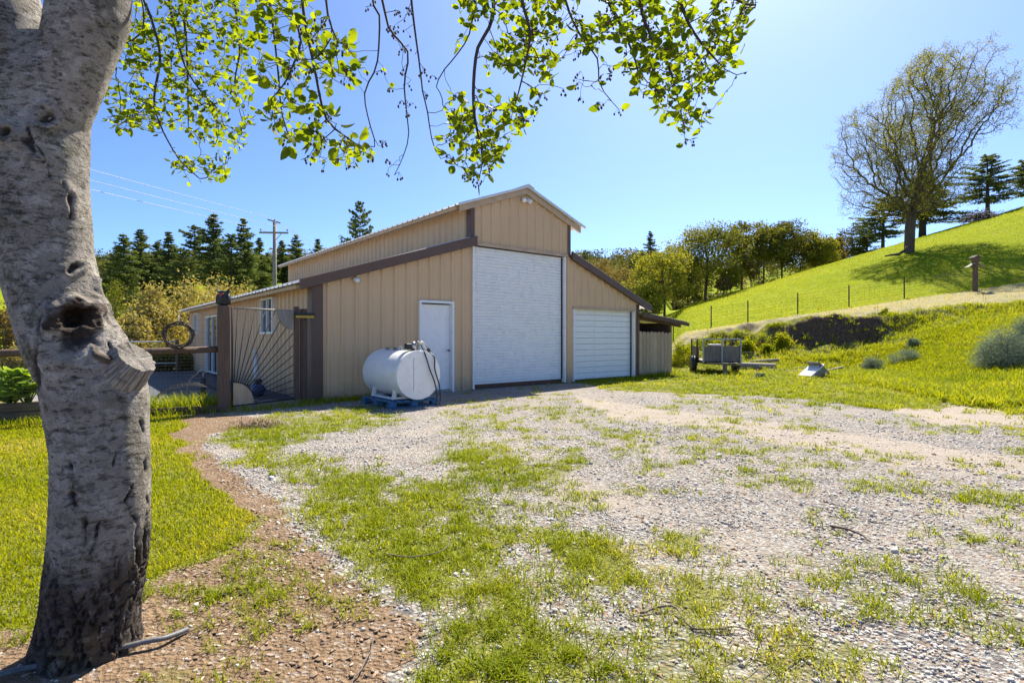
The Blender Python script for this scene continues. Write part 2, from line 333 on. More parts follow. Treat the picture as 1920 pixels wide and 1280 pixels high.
def ground_mat():
    m, nt, bs = new_mat('yard_ground'); v = coords(nt, (1, 1, 1), True)
    gr, di, sa, fi, stp, ea = [attr(nt, a) for a in ('grass', 'dirt', 'sand', 'field', 'strip', 'earth')]
    n_big = noise(nt, v, 1.3, 5, .65); n_mid = noise(nt, v, 9, 5, .7); n_fine = noise(nt, v, 70, 4, .7); n_huge = noise(nt, v, .09, 5, .6)
    vo = N(nt, 'ShaderNodeTexVoronoi', Scale=48.0); nt.links.new(v, vo.inputs['Vector'])
    vo2 = N(nt, 'ShaderNodeTexVoronoi', Scale=26.0); nt.links.new(v, vo2.inputs['Vector'])
    sep = nt.nodes.new('ShaderNodeSeparateColor'); nt.links.new(vo.outputs['Color'], sep.inputs[0])
    sep2 = nt.nodes.new('ShaderNodeSeparateColor'); nt.links.new(vo2.outputs['Color'], sep2.inputs[0])
    stone = mixc(nt, sep.outputs[0], (.27, .26, .245), (.61, .59, .55))
    stone = mixc(nt, ramp(nt, sep.outputs[1], .7, .9), stone, (.36, .25, .18))
    stone = mixc(nt, ramp(nt, vo.outputs['Distance'], .35, .7, 0, .75), stone, (.17, .148, .125))
    stone = mixc(nt, ramp(nt, sep2.outputs[0], .86, .92), stone, (.19, .175, .165))
    sand = mixc(nt, n_mid, (.50, .42, .33), (.42, .35, .275)); sand = mixc(nt, ramp(nt, n_fine, .45, .75, 0, .6), sand, (.55, .50, .44))
    gmix = ramp(nt, n_big, .45, .66, 0, .45)
    base = mixc(nt, gmix, stone, sand)
    sm = nt.nodes.new('ShaderNodeMath'); sm.operation = 'MULTIPLY_ADD'; nt.links.new(n_mid, sm.inputs[0]); sm.inputs[1].default_value = .9; nt.links.new(sa, sm.inputs[2])
    base = mixc(nt, ramp(nt, sm.outputs[0], .85, 1.35, 0, .75), base, sand)
    dirt = mixc(nt, ramp(nt, n_mid, .3, .7), (.30, .205, .127), (.195, .13, .08)); dirt = mixc(nt, ramp(nt, n_fine, .5, .75, 0, .7), dirt, (.38, .28, .185))
    dirt = mixc(nt, ramp(nt, n_big, .5, .7, 0, .6), dirt, (.15, .098, .06))
    dirt = mixc(nt, ramp(nt, sep.outputs[2], .86, .93), dirt, (.36, .29, .23))
    dm = nt.nodes.new('ShaderNodeMath'); dm.operation = 'MULTIPLY_ADD'; nt.links.new(n_mid, dm.inputs[0]); dm.inputs[1].default_value = .8; nt.links.new(di, dm.inputs[2])
    base = mixc(nt, ramp(nt, dm.outputs[0], 1.0, 1.3), base, dirt)
    turf = mixc(nt, ramp(nt, n_mid, .3, .7), (.16, .19, .012), (.25, .235, .03)); turf = mixc(nt, ramp(nt, n_fine, .45, .7, 0, .6), turf, (.08, .085, .02))
    gm = nt.nodes.new('ShaderNodeMath'); gm.operation = 'MULTIPLY_ADD'; nt.links.new(n_mid, gm.inputs[0]); gm.inputs[1].default_value = .9; nt.links.new(gr, gm.inputs[2])
    base = mixc(nt, ramp(nt, gm.outputs[0], .85, 1.35, 0, .85), base, turf)
    fld = mixc(nt, ramp(nt, n_huge, .35, .65), (.20, .265, .008), (.28, .315, .010)); fld = mixc(nt, ramp(nt, n_big, .45, .75, 0, .45), fld, (.18, .215, .010))
    fld = mixc(nt, ramp(nt, n_mid, .5, .75, 0, .5), fld, (.34, .33, .03))
    n_cl = noise(nt, v, .8, 6, .75); n_tr = noise(nt, coords(nt, (.12, .9, .9), True), 1.0, 5, .7)
    fld = mixc(nt, ramp(nt, n_cl, .52, .66, 0, .6), fld, (.135, .19, .010)); fld = mixc(nt, ramp(nt, n_tr, .56, .70, 0, .5), fld, (.34, .31, .055)); fld = mixc(nt, ramp(nt, noise(nt, v, .35, 5, .7), .60, .70, 0, .35), fld, (.33, .27, .10))
    base = mixc(nt, fi, base, fld)
    st = mixc(nt, n_mid, (.42, .36, .20), (.30, .28, .12)); st = mixc(nt, ramp(nt, n_big, .5, .7, 0, .7), st, (.46, .38, .26))
    base = mixc(nt, ramp(nt, stp, .3, .7, 0, .9), base, st)
    er = mixc(nt, ramp(nt, n_mid, .35, .65), (.19, .12, .075), (.08, .052, .036))
    base = mixc(nt, ea, base, er)
    nt.links.new(base, bs.inputs['Base Color']); bs.inputs['Roughness'].default_value = .95; bs.inputs['Specular IOR Level'].default_value = .03
    hh = nt.nodes.new('ShaderNodeMath'); hh.operation = 'ADD'; nt.links.new(n_fine, hh.inputs[0]); nt.links.new(vo.outputs['Distance'], hh.inputs[1])
    hb = nt.nodes.new('ShaderNodeMath'); hb.operation = 'MULTIPLY_ADD'; nt.links.new(n_mid, hb.inputs[0]); hb.inputs[1].default_value = 2.5; nt.links.new(hh.outputs[0], hb.inputs[2])
    bump(nt, hb.outputs[0], bs, .9, .025); return m
M['ground'] = ground_mat()
link('ground', gme, M['ground'], kind='structure')
# ------------------------------------------------------------------ barn  (local x along the front, y back, z up)
BA = math.atan2(1015, 1245); BO = Vector((-4.069, 11.073, 0)); BL = 14.7
bd_ = Vector((math.cos(BA), math.sin(BA), 0)); bb_ = Vector((-bd_.y, bd_.x, 0))
def bw(t, q, z=0): return BO+bd_*t+bb_*q+Vector((0, 0, z))
barn = empty('metal_barn', BO, BA, label='tan ribbed metal barn with raised centre and white roll-up doors', cat='barn')
RIB = .305
def ribprof(a0, a1, ph=0.0, hgt=.040):
    """breakpoints (a, offset) of ribbed steel between a0 and a1"""
    pts = {round(a0, 5): None, round(a1, 5): None}; out = []
    def off(a):
        x = (a-ph+RIB/2) % RIB-RIB/2; x = abs(x)
        if x < .016: return hgt
        if x < .045: return hgt*(.045-x)/.029
        y = abs(x-.105)
        return .006*max(0, 1-y/.014)
    n0 = math.floor((a0-ph)/RIB)-1; n1 = math.ceil((a1-ph)/RIB)+1
    for i in range(n0, n1+1):
        for dx in (-.119, -.105, -.091, -.045, -.016, .016, .045, .091, .105, .119):
            a = ph+i*RIB+dx
            if a0+.001 < a < a1-.001: pts[round(a, 5)] = None
    return [(a, off(a)) for a in sorted(pts)]
def wall(parent, place, a0, a1, zb, zt, m, out=1, extra=(), ph=0.0, name='wall_panel', sheet=.915):
    """ribbed wall sheets; place(a, off, z) -> local point; zb, zt functions of a"""
    edges = [a0]; k = math.floor((a0-ph-.1525)/sheet)+1
    while ph+.1525+k*sheet < a1-.08:
        e = ph+.1525+k*sheet
        if e > a0+.08: edges.append(e)
        k += 1
    edges.append(a1)
    for s, e in zip(edges[:-1], edges[1:]):
        pr = ribprof(s, e, ph)
        for x in extra:
            if s < x < e: pr = sorted(pr+[(x, 0)])
        mb = MB(); vs = []
        for a, o in pr: vs += [place(a, o*out, zb(a)), place(a, o*out, zt(a))]
        mb.add(vs, [(2*i, 2*i+2, 2*i+3, 2*i+1) for i in range(len(pr)-1)]); mb.build(name, m, parent)
const = lambda z: (lambda a: z)
T1, T2, T3, PK = 3.95, 7.37, 10.58, 5.67
zlL = lambda t: 2.40+(t+.25)*(3.66-2.40)/(3.99+.25)     # underside of rake, left lean-to
zlR = lambda t: 3.66-(t-7.37)*(3.66-2.30)/(11.0-7.37)
zc = lambda t: 5.20-abs(t-PK)*.365
zwl = lambda t: zlL(t)+.02
front = lambda a, o, z: (a, -o, z)
S = M['siding']
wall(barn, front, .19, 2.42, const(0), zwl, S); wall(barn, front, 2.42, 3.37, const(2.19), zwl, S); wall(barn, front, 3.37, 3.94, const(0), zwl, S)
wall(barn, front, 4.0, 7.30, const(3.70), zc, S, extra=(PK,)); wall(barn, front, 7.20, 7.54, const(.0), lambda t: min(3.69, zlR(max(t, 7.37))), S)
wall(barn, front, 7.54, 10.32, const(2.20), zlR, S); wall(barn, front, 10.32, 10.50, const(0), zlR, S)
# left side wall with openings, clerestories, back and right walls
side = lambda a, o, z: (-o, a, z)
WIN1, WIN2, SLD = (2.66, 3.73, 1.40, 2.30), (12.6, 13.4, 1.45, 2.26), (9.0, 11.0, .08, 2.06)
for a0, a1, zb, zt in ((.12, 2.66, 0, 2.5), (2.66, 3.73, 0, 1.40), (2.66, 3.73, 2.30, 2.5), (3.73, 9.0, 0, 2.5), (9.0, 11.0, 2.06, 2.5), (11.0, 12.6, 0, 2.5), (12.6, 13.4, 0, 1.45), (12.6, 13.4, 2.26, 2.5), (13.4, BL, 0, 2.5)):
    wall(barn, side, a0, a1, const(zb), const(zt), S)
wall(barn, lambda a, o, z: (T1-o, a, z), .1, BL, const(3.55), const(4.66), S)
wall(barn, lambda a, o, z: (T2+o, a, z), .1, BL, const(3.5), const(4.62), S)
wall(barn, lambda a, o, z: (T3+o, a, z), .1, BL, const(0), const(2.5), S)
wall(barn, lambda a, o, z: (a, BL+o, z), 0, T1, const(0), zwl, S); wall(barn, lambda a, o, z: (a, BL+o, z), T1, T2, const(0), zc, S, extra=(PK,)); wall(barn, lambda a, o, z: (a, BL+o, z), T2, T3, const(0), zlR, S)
# trims
def part(nm, mb, m, parent=barn, bevel=0, **kw): return mb.build(nm, m, parent, bevel, **kw)
BR = M['trim_brown']
part('corner_trim', MB().box((.095, -.02, 1.2), (.19, .05, 2.4)).box((-.022, .08, 1.2), (.045, .24, 2.4)), BR)
part('corner_trim', MB().box((3.95, -.025, 4.17), (.11, .05, .99)).box((3.92, .06, 4.17), (.06, .2, .99)), BR)
part('corner_trim', MB().box((7.35, -.025, 4.15), (.11, .05, .98)).box((7.39, .06, 4.15), (.06, .2, .98)), BR)
part('corner_trim', MB().box((10.545, -.025, 1.2), (.1, .05, 2.4)), BR)
part('rake_trim', MB().prism([(-.30, -.16, 2.27), (4.02, -.16, 3.61), (4.02, -.16, 3.85), (-.30, -.16, 2.48)], (0, .09, 0)), BR, bevel=.008)
part('rake_trim', MB().prism([(7.40, -.16, 3.56), (11.14, -.16, 2.15), (11.14, -.16, 2.37), (7.40, -.16, 3.79)], (0, .09, 0)), BR, bevel=.008)
TT = M['trim_tan']
part('rake_trim', MB().prism([(3.55, -.10, 4.40), (PK, -.10, 5.18), (PK, -.10, 5.33), (3.55, -.10, 4.56)], (0, .07, 0)), TT, label='tan gable trim')
part('rake_trim', MB().prism([(PK, -.10, 5.18), (7.78, -.10, 4.38), (7.78, -.10, 4.54), (PK, -.10, 5.33)], (0, .07, 0)), TT, label='tan gable trim')
part('header_trim', MB().box((5.63, -.045, 3.665), (3.32, .05, .075)), TT)
part('header_trim', MB().box((8.93, -.045, 2.17), (2.84, .05, .05)), TT)
part('eave_soffit', MB().prism([(3.93, .1, 4.63), (3.52, .1, 4.47), (3.52, .1, 4.57), (3.93, .1, 4.72)], (0, BL-.1, 0)), TT)
part('eave_soffit', MB().prism([(-.02, .05, 2.40), (-.33, .05, 2.30), (-.33, .05, 2.38), (-.02, .05, 2.49)], (0, BL, 0)), TT)
part('foundation', MB().box((5.29, BL/2, -.06), (10.54, BL-.05, .14)), M['concrete'])
# roofs in sheets, ribs down the slope
def roof(p0, p1, q0, q1, nm='roof_panel'):
    q = q0
    while q < q1-.05:
        e = min(q+.915, q1); pr = ribprof(q, e); mb = MB(); vs = []
        for a, o in pr: vs += [(p0[0], a, p0[1]+o), (p1[0], a, p1[1]+o), (p0[0], a, p0[1]+o-.012), (p1[0], a, p1[1]+o-.012)]
        n = len(pr); fs = []
        for i in range(n-1):
            b = 4*i; fs += [(b, b+4, b+5, b+1), (b+2, b+3, b+7, b+6), (b, b+2, b+6, b+4), (b+1, b+5, b+7, b+3)]
        fs += [(0, 1, 3, 2), (4*n-4, 4*n-2, 4*n-1, 4*n-3)]
        mb.add(vs, fs); mb.build(nm, M['roof'], barn); q = e
roof((-.42, 2.385), (3.93, 3.80), -.065, BL+.15); roof((11.2, 2.29), (7.39, 3.73), -.065, BL+.15)
roof((3.46, 4.545), (PK, 5.36), -.17, BL+.15); roof((7.90, 4.53), (PK, 5.36), -.17, BL+.15)
part('ridge_cap', MB().prism([(PK-.2, -.2, 5.315), (PK, -.2, 5.395), (PK+.2, -.2, 5.315), (PK+.2, -.2, 5.345), (PK, -.2, 5.425), (PK-.2, -.2, 5.345)], (0, BL+.38, 0)), M['roof'])
part('gable_edge_flashing', MB().prism([(3.46, -.185, 4.52), (PK, -.185, 5.33), (PK, -.185, 5.395), (3.46, -.185, 4.585)], (0, .05, 0)), M['roof'])
part('gable_edge_flashing', MB().prism([(PK, -.185, 5.33), (7.9, -.185, 4.50), (7.9, -.185, 4.565), (PK, -.185, 5.395)], (0, .05, 0)), M['roof'])
# tall roll-up door
rd = part('roll_up_door', MB().box((5.57, .09, .15), (3.10, .05, .06)), M['door_white'], label='tall white roll-up door')
n = 43; mb = MB(); z0, z1 = .17, 3.62; vs = []
for i in range(n):
    a = z0+(z1-z0)*i/n; hh = (z1-z0)/n
    for fz, o in ((0, .0), (.10, .002), (.24, .032), (.76, .032), (.92, .002)): vs += [(4.0, .075-o, a+hh*fz), (7.13, .075-o, a+hh*fz)]
vs += [(4.0, .075, z1), (7.13, .075, z1)]
mb.add(vs, [(2*i, 2*i+1, 2*i+3, 2*i+2) for i in range(len(vs)//2-1)]); mb.build('door_curtain', M['door_white'], rd)
MB().box((3.965, -.02, 1.82), (.05, .1, 3.6)).build('door_guide', M['door_white'], rd)
MB().box((7.165, -.01, 1.82), (.05, .12, 3.6)).build('door_guide', M['door_white'], rd)
MB().box((7.125, .03, 1.87), (.035, .03, 3.45)).build('chain_track', M['dark'], rd)
MB().box((5.57, .1, .06), (3.14, .06, .11)).build('threshold', M['rust'], rd)
# small garage door made of slats
gd = part('garage_door', MB().box((8.93, .12, 1.1), (2.72, .02, 2.1)), M['door_white'], label='lower white garage door with wide slats')
nsl = 12
sl = MB().prism([(-1.36, 0, .003), (-1.36, -.014, .008), (-1.36, -.018, .016), (-1.36, -.018, .080), (-1.36, -.012, .084), (-1.36, -.012, .091), (-1.36, -.018, .095), (-1.36, -.018, .158), (-1.36, -.014, .168), (-1.36, 0, .173)], (2.72, 0, 0)).mesh('door_slat')
for i in range(nsl):
    o = link('door_slat', sl, M['door_white'], gd); o.location = (8.93, .095, .06+i*.176)
for x, w in ((7.55, .05), (10.31, .05)): MB().box((x, -.02, 1.1), (w, .09, 2.14)).build('door_guide', M['door_white'], gd)
MB().box((10.275, .04, 1.1), (.02, .03, 2.1)).build('chain_track', M['dark'], gd)
# entry door
ed = part('entry_door', MB().box((2.895, .05, 1.08), (.84, .045, 2.04)), M['door_white'], bevel=.004, label='plain white entry door')
for x in (2.445, 3.345): MB().box((x, -.01, 1.09), (.055, .16, 2.18)).build('door_frame', M['white'], ed)
MB().box((2.895, -.01, 2.155), (.85, .158, .055)).build('door_frame', M['white'], ed)
MB().box((2.895, 0, .03), (.84, .14, .05)).build('threshold', M['steel'], ed)
MB().lathe([(.012, 0), (.012, .05), (.03, .06), (.03, .085), (.012, .1)], (3.24, .02, 1.0), Matrix.Rotation(R(90), 4, 'X').to_3x3()).build('door_knob', M['steel'], ed)
# windows and sliding door of the left wall
def window(name, a0, a1, z0, z1, panes, **kw):
    w = MB(); f = .05
    for z in (z0+f/2, z1-f/2): w.box((-.03, (a0+a1)/2, z), (.09, a1-a0, f))
    for a in (a0+f/2, a1-f/2): w.box((-.03, a, (z0+z1)/2), (.088, f, z1-z0-2*f))
    for i in range(1, panes): w.box((-.03, a0+(a1-a0)*i/panes, (z0+z1)/2), (.06, f*.8, z1-z0-2*f))
    o = part(name, w, M['white'], **kw)
    for i in range(panes):
        b0, b1 = a0+(a1-a0)*i/panes, a0+(a1-a0)*(i+1)/panes
        MB().box((.0, (b0+b1)/2, (z0+z1)/2), (.012, b1-b0-.06, z1-z0-.09)).build('pane', M['glass'], o)
    return o
window('window', *WIN1, 2); window('window', *WIN2, 2); window('sliding_door', *SLD, 2)
# lamps on the front
fl = part('floodlight', MB().box((5.62, -.06, 5.02), (.12, .05, .09)), M['white'])
for dx in (-.09, .09):
    MB().lathe([(.02, 0), (.055, .03), (.06, .12), (.058, .15), (.04, .155)], (5.62+dx*.6, -.10, 5.01), Matrix.Rotation(R(118), 3, 'X') @ Matrix.Rotation(dx*5, 3, 'Y'), 14).build('lamp_head', M['white'], fl)
wl = part('wall_light', MB().lathe([(.06, 0), (.06, .03), (.05, .05), (.05, .12), (.03, .15)], (.89, -.04, 2.56), Matrix.Rotation(R(110), 3, 'X'), 16), M['white'])
# ------------------------------------------------------------------ lean-to shed with cedar pickets at the barn's right end
shed = empty('lean_to_shed', bw(10.62, 0), BA, label='small lean-to shed with raw cedar picket front beside the barn', cat='shed')
for i in range(9):
    x = .09+i*.205; hgt = 1.50+random.uniform(-.015, .02)
    mb = MB().prism([(x-.096, 0, .05), (x+.096, 0, .05), (x+.096, 0, hgt-.05), (x+.05, 0, hgt), (x-.05, 0, hgt), (x-.096, 0, hgt-.05)], (0, .02, 0))
    o = mb.build('picket', M['picket'], shed); o.location = (0, random.uniform(-.006, .006), random.uniform(-.01, .015))
for x in (.0, 1.9):
    for y in (.12, 3.9): part('post', MB().box((x, y, .92), (.1, .1, 1.84)), M['wood_old'], shed)
for z in (.4, 1.25): part('rail', MB().box((.95, .05, z), (1.85, .045, .09)), M['wood_old'], shed)
part('fascia', MB().prism([(-.02, -.2, 1.98), (2.62, -.2, 1.71), (2.62, -.2, 1.82), (-.02, -.2, 2.11)], (0, .05, 0)), M['wood_old'], shed)
for y in (.12, 1.4, 2.7, 3.9): part('rafter', MB().beam((0, y, 1.99), (2.55, y, 1.73), .045, .12), M['wood_old'], shed)
mb = MB(); vs = []
pr = ribprof(-.22, 4.1)
for a, o in pr: vs += [(-.0, a, 2.13+o), (2.68, a, 1.845+o)]
mb.add(vs, [(2*i, 2*i+2, 2*i+3, 2*i+1) for i in range(len(pr)-1)]); part('roof_sheet', mb, M['roof'], shed)
part('back_wall', MB().box((.95, 3.97, 1.0), (1.9, .03, 1.9)), M['wood_old'], shed)
part('side_wall', MB().box((1.9, 2.0, .95), (.03, 3.7, 1.75)), M['wood_old'], shed)
# ------------------------------------------------------------------ fuel tank on its blue pallet
nrm = -bb_                                            # barn front normal, towards the yard
TA = math.atan2(nrm.y, nrm.x)
tank = empty('fuel_tank', Vector((-2.20, 10.68, 0)), TA, label='white horizontal fuel tank with hand pump and black hose', cat='tank')   # local x: towards the camera end
TR, TL, TZ = .452, 1.46, .615
RX = Matrix.Rotation(R(90), 3, 'Y')
prof = [(TR*.97, -TL/2-.012), (TR, -TL/2), (TR, -TL/2+.04)]+[(TR, -TL/2+.04+(TL-.08)*i/10) for i in range(1, 10)]+[(TR, TL/2-.04), (TR, TL/2)]
mb = MB(); nn = 64; vs = []
for r_, z_ in prof: vs += [Vector((z_, r_*math.cos(2*math.pi*k/nn), TZ+r_*math.sin(2*math.pi*k/nn))) for k in range(nn)]
mb.add(vs, [(i*nn+k, i*nn+(k+1) % nn, (i+1)*nn+(k+1) % nn, (i+1)*nn+k) for i in range(len(prof)-1) for k in range(nn)], True)
mb.build('tank_shell', M['tank'], tank)
for sx in (-1, 1):
    disc = [(sx*(TL/2-.006), TR*math.cos(2*math.pi*k/48), TZ+TR*math.sin(2*math.pi*k/48)) for k in range(48)]
    MB().prism(disc, (sx*.012, 0, 0)).build('end_plate', M['tank'], tank)
    ring = [Vector((sx*(TL/2), (TR+.002)*math.cos(2*math.pi*k/48), TZ+(TR+.002)*math.sin(2*math.pi*k/48))) for k in range(49)]
    MB().tube(ring, .008, 6, cap=False).build('weld_seam', M['tank'], tank)
for sx in (-.45, .42):
    for sy in (-.36, .36):
        MB().beam((sx, sy, .165), (sx, sy*.86, TZ-.16), .06, .06, (1, 0, 0)).build('leg', M['white'], tank)
    MB().box((sx, 0, .175), (.05, .80, .04)).build('skid', M['white'], tank)
for sy in (-.36, .36): MB().box((-.015, sy, .172), (.81, .05, .034)).build('skid', M['white'], tank)
MB().box((TL/2+.0085, -.03, TZ+.36), (.003, .17, .055)).build('label_plate', M['door_white'], tank)
MB().tube([(TL/2+.009, -.115, TZ+.32), (TL/2+.009, -.114, TZ+.12), (TL/2+.009, -.116, TZ-.28)], .0028, 4).build('rust_streak', M['rust'], tank)
for x in (-.55, -.2): MB().lathe([(.05, 0), (.05, .03), (.035, .035), (.035, .06)], (x, 0, TZ+TR-.012), None, 12).build('filler_cap', M['steel'], tank)
MB().tube([(-.05, 0, TZ+TR-.01), (-.05, .0, TZ+TR+.06), (0, 0, TZ+TR+.075), (.05, 0, TZ+TR+.06), (.05, 0, TZ+TR-.01)], .012, 6).build('lifting_eye', M['white'], tank)
pump = MB().lathe([(.045, 0), (.045, .06), (.07, .07), (.07, .15), (.05, .17), (.03, .19)], (.48, .02, TZ+TR-.02), None, 14).build('hand_pump', M['steel'], tank)
MB().box((.48, -.09, TZ+TR+.08), (.11, .12, .11)).build('pump_body', M['dark'], pump, bevel=.012)
MB().tube([(.48, .02, TZ+TR+.14), (.48, .12, TZ+TR+.16), (.50, .2, TZ+TR+.10)], .018, 8).build('pump_elbow', M['steel'], pump)
MB().tube([(.55, .02, TZ+TR+.15), (.58, .16, TZ+TR+.16), (.60, .22, TZ+TR+.08), (.62, .26, TZ+TR-.01)], [.014, .016, .022, .018], 8).build('nozzle', M['steel'], pump)
MB().box((.62, .27, TZ+TR+.0), (.05, .07, .09), Matrix.Rotation(.5, 3, 'X')).build('nozzle_grip', M['dark'], pump, bevel=.01)
def smoothpts(p, n=8):
    p = [Vector(x) for x in p]; out = []
    for i in range(len(p)-1):
        a, b, c, d = p[max(i-1, 0)], p[i], p[i+1], p[min(i+2, len(p)-1)]
        for k in range(n):
            t = k/n; out.append(.5*((2*b)+(c-a)*t+(2*a-5*b+4*c-d)*t*t+(3*b-a-3*c+d)*t**3))
    return out+[p[-1]]
hz = TL/2+.035
MB().tube(smoothpts([(.50, .05, TZ+TR+.17), (.62, .09, TZ+TR+.13), (hz, .12, TZ+.36), (hz+.02, .20, TZ+.1), (hz+.03, .30, TZ-.15), (hz+.04, .34, TZ-.38), (hz+.04, .33, .1), (hz+.05, .36, .06), (hz+.05, .40, .07), (hz+.04, .42, .2), (hz+.03, .40, TZ-.2), (hz+.02, .31, TZ+.1), (hz, .31, TZ+.32), (.64, .27, TZ+TR-.03)]), .0125, 8).build('hose', M['hose'], tank)
pal = empty('blue_pallet', Vector((-2.22, 10.70, 0)), TA, label='weathered blue wooden pallet under the white fuel tank', cat='pallet')
for i in range(7): MB().box((0, -.47+i*.157, .128), (1.22, .10, .02)).build('deck_board', M['blue'], pal)
for sx in (-.55, 0, .55):
    MB().box((sx, 0, .107), (.1, 1.02, .02)).build('stringer_board', M['blue'], pal); MB().box((sx, 0, .011), (.1, 1.0, .02)).build('bottom_board', M['blue'], pal)
    for sy in (-.45, 0, .45): MB().box((sx, sy, .06), (.135, .14, .075)).build('block', M['blue'], pal, bevel=.006)
# ------------------------------------------------------------------ garden fence, gate, and what hangs on them
FP = Vector((-5.10, 9.57, 0)); FD = Vector((-.845, -.535, 0)).normalized()    # fence runs from the big post to the left
FA = math.atan2(FD.y, FD.x)
fence = empty('garden_fence', FP, FA, label='wire mesh garden fence with a split rail left of the big gate post', cat='fence')
part('corner_post', MB().box((0, 0, .93), (.19, .19, 1.9)), M['wood_old'], fence, bevel=.012)
part('rail', MB().tube([(.05, .0, 1.11), (1.2, .0, 1.08), (2.6, 0, 1.09), (4.4, 0, 1.05)], [.055, .06, .055, .06], 8), M['wood_old'], fence)
part('bottom_board', MB().box((.75, .0, .065), (1.32, .045, .13)), M['wood_old'], fence)
part('fence_post', MB().box((4.6, 0, .9), (.12, .12, 1.85)), M['wood_old'], fence); part('fence_post', MB().box((2.25, .02, .9), (.09, .09, 1.82)), M['wood_old'], fence)
mb = MB()
for i in range(int(4.5/.055)): x = .1+i*.055; mb.tube([(x, -.05, .1), (x, -.05, 1.05)], .0013, 3, False)
for i in range(int(.95/.055)): z = .12+i*.055; mb.tube([(.1, -.052, z), (4.6, -.052, z)], .0013, 3, False)
for i in range(int(4.5/.11)): x = .1+i*.11; mb.tube([(x, -.05, 1.05), (x, -.05, 1.74)], .0016, 3, False)
for i in range(6): z = 1.18+i*.11; mb.tube([(.1, -.052, z), (4.6, -.052, z)], .0016, 3, False)
part('wire_mesh', mb, M['wire'], fence, kind='stuff')
# gate with sunburst of rods
GP0 = FP+Vector((.12, .03, 0)); GP1 = Vector((-4.27, 10.85, 0)); gdv = GP1-GP0; GL = gdv.length; GA = math.atan2(gdv.y, gdv.x)
gate = empty('sunburst_gate', GP0, GA, label='garden gate with rusty rods fanned like a sunburst', cat='gate')
part('stile', MB().box((GL-.06, 0, 1.0), (.10, .06, 1.86)), M['wood_old'], gate, bevel=.006)
part('top_bar', MB().tube([(0.02, 0, 1.84), (GL-.1, 0, 1.84)], .018, 8), M['wood_grey'], gate)
part('bottom_bar', MB().tube([(0.02, 0, .10), (GL-.1, 0, .10)], .018, 8), M['rod'], gate)
part('hinge_bar', MB().tube([(0.02, 0, .08), (.02, 0, 1.85)], .016, 8), M['rod'], gate)
def qdisc(cx, cz, r, a0): return [(cx, -.02, cz)]+[(cx+r*math.cos(R(a0+i*9)), -.02, cz+r*math.sin(R(a0+i*9))) for i in range(11)]
part('corner_disc', MB().prism(qdisc(.03, .11, .40, 0), (0, .04, 0)), M['picket'], gate); part('corner_disc', MB().prism(qdisc(GL-.14, 1.83, .36, 180), (0, .04, 0)), M['wood_grey'], gate)
x1 = GL-.14
for i in range(15):
    a = R(4+i*83/14.0); dx, dz_ = math.cos(a), math.sin(a); s = min((x1-.03)/max(dx, 1e-3), (1.84-.11)/max(dz_, 1e-3))
    part('rod', MB().tube([(.03+.36*dx, .0, .11+.36*dz_), (.03+s*dx, 0, .11+s*dz_)], .008, 6), M['rod'], gate)
gpost = empty('gate_post', GP1+Vector((.06, .08, 0)), GA, label='dark wooden gate post against the barn corner', cat='post')
part('post', MB().box((0, 0, .94), (.11, .12, 1.9)), M['wood_old'], gpost, bevel=.01); part('conduit', MB().tube([(.16, -.02, 0), (.16, -.02, 1.75)], .012, 6), M['wood_grey'], gpost)
sl_ = empty('solar_light', at(572, 592, 10.7), GA*.3, label='black and yellow solar light bar on top of the gate', cat='light')
part('body', MB().box((0, 0, .03), (.36, .08, .06)), M['dark'], sl_, bevel=.006); part('lens', MB().box((0, -.036, -.02), (.33, .03, .045)), M['yellow'], sl_); part('bracket', MB().box((0, .045, -.02), (.05, .03, .14)), M['dark'], sl_)
# owl decoy on the corner post
owl = empty('owl_decoy', FP+Vector((0, 0, 1.88)), 0, label='black owl decoy with red face perched on the gate post', cat='decoy')
part('body', MB().lathe([(.06, 0), (.10, .03), (.115, .10), (.11, .16), (.095, .19), (.10, .22), (.095, .245), (.05, .26)], (0, 0, 0), Matrix.Diagonal((1, .8, 1)), 16), M['dark'], owl)
for s in (-1, 1):
    part('ear_tuft', MB().add([(s*.05, -.05, .24), (s*.11, 0, .23), (s*.06, .04, .24), (s*.115, -.01, .31)], [(0, 1, 3), (1, 2, 3), (2, 0, 3), (0, 2, 1)]), M['dark'], owl)
    part('wing', MB().lathe([(.015, -.09), (.04, -.05), (.05, .02), (.03, .08), (.01, .1)], (s*.10, 0, .10), Matrix.Diagonal((.5, 1.3, 1)), 10), M['dark'], owl)
part('face', MB().add([(-.035, -.078, .215), (.035, -.078, .215), (.018, -.094, .16), (0, -.10, .135), (-.018, -.094, .16)], [(0, 1, 2, 3, 4)]), M['red'], owl)
for s in (-1, 1): part('eye', MB().box((s*.04, -.077, .205), (.02, .012, .02)), M['yellow'], owl)
# grapevine wreath hung on the mesh
wr = empty('grapevine_wreath', at(335, 628, 9.15)+Vector((.03, -.05, 0)), FA, label='brown grapevine wreath hung on the mesh fence', cat='wreath')
for j in range(9):
    r0 = .205+random.uniform(-.025, .03); p0 = random.uniform(0, 6); amp = random.uniform(.01, .025)
    part('vine', MB().tube([((r0+amp*math.sin(5*a+p0))*math.cos(a), .02*math.sin(3*a+p0*2)+random.uniform(-.004, .004), (r0+amp*math.sin(4*a+p0))*math.sin(a)) for a in [i*2*math.pi/40+p0 for i in range(39)]], .008, 5), M['bark_dark'], wr)
part('hanger', MB().tube([(0, 0, .2), (0, .01, .33)], .008, 5), M['pvc'], wr)
for i in range(7): part('twig_end', MB().tube([(.22*math.cos(i*.9), 0, .22*math.sin(i*.9)), (.30*math.cos(i*.9+.2), random.uniform(-.03, .03), .30*math.sin(i*.9+.2))], [.005, .002], 4), M['bark_dark'], wr)
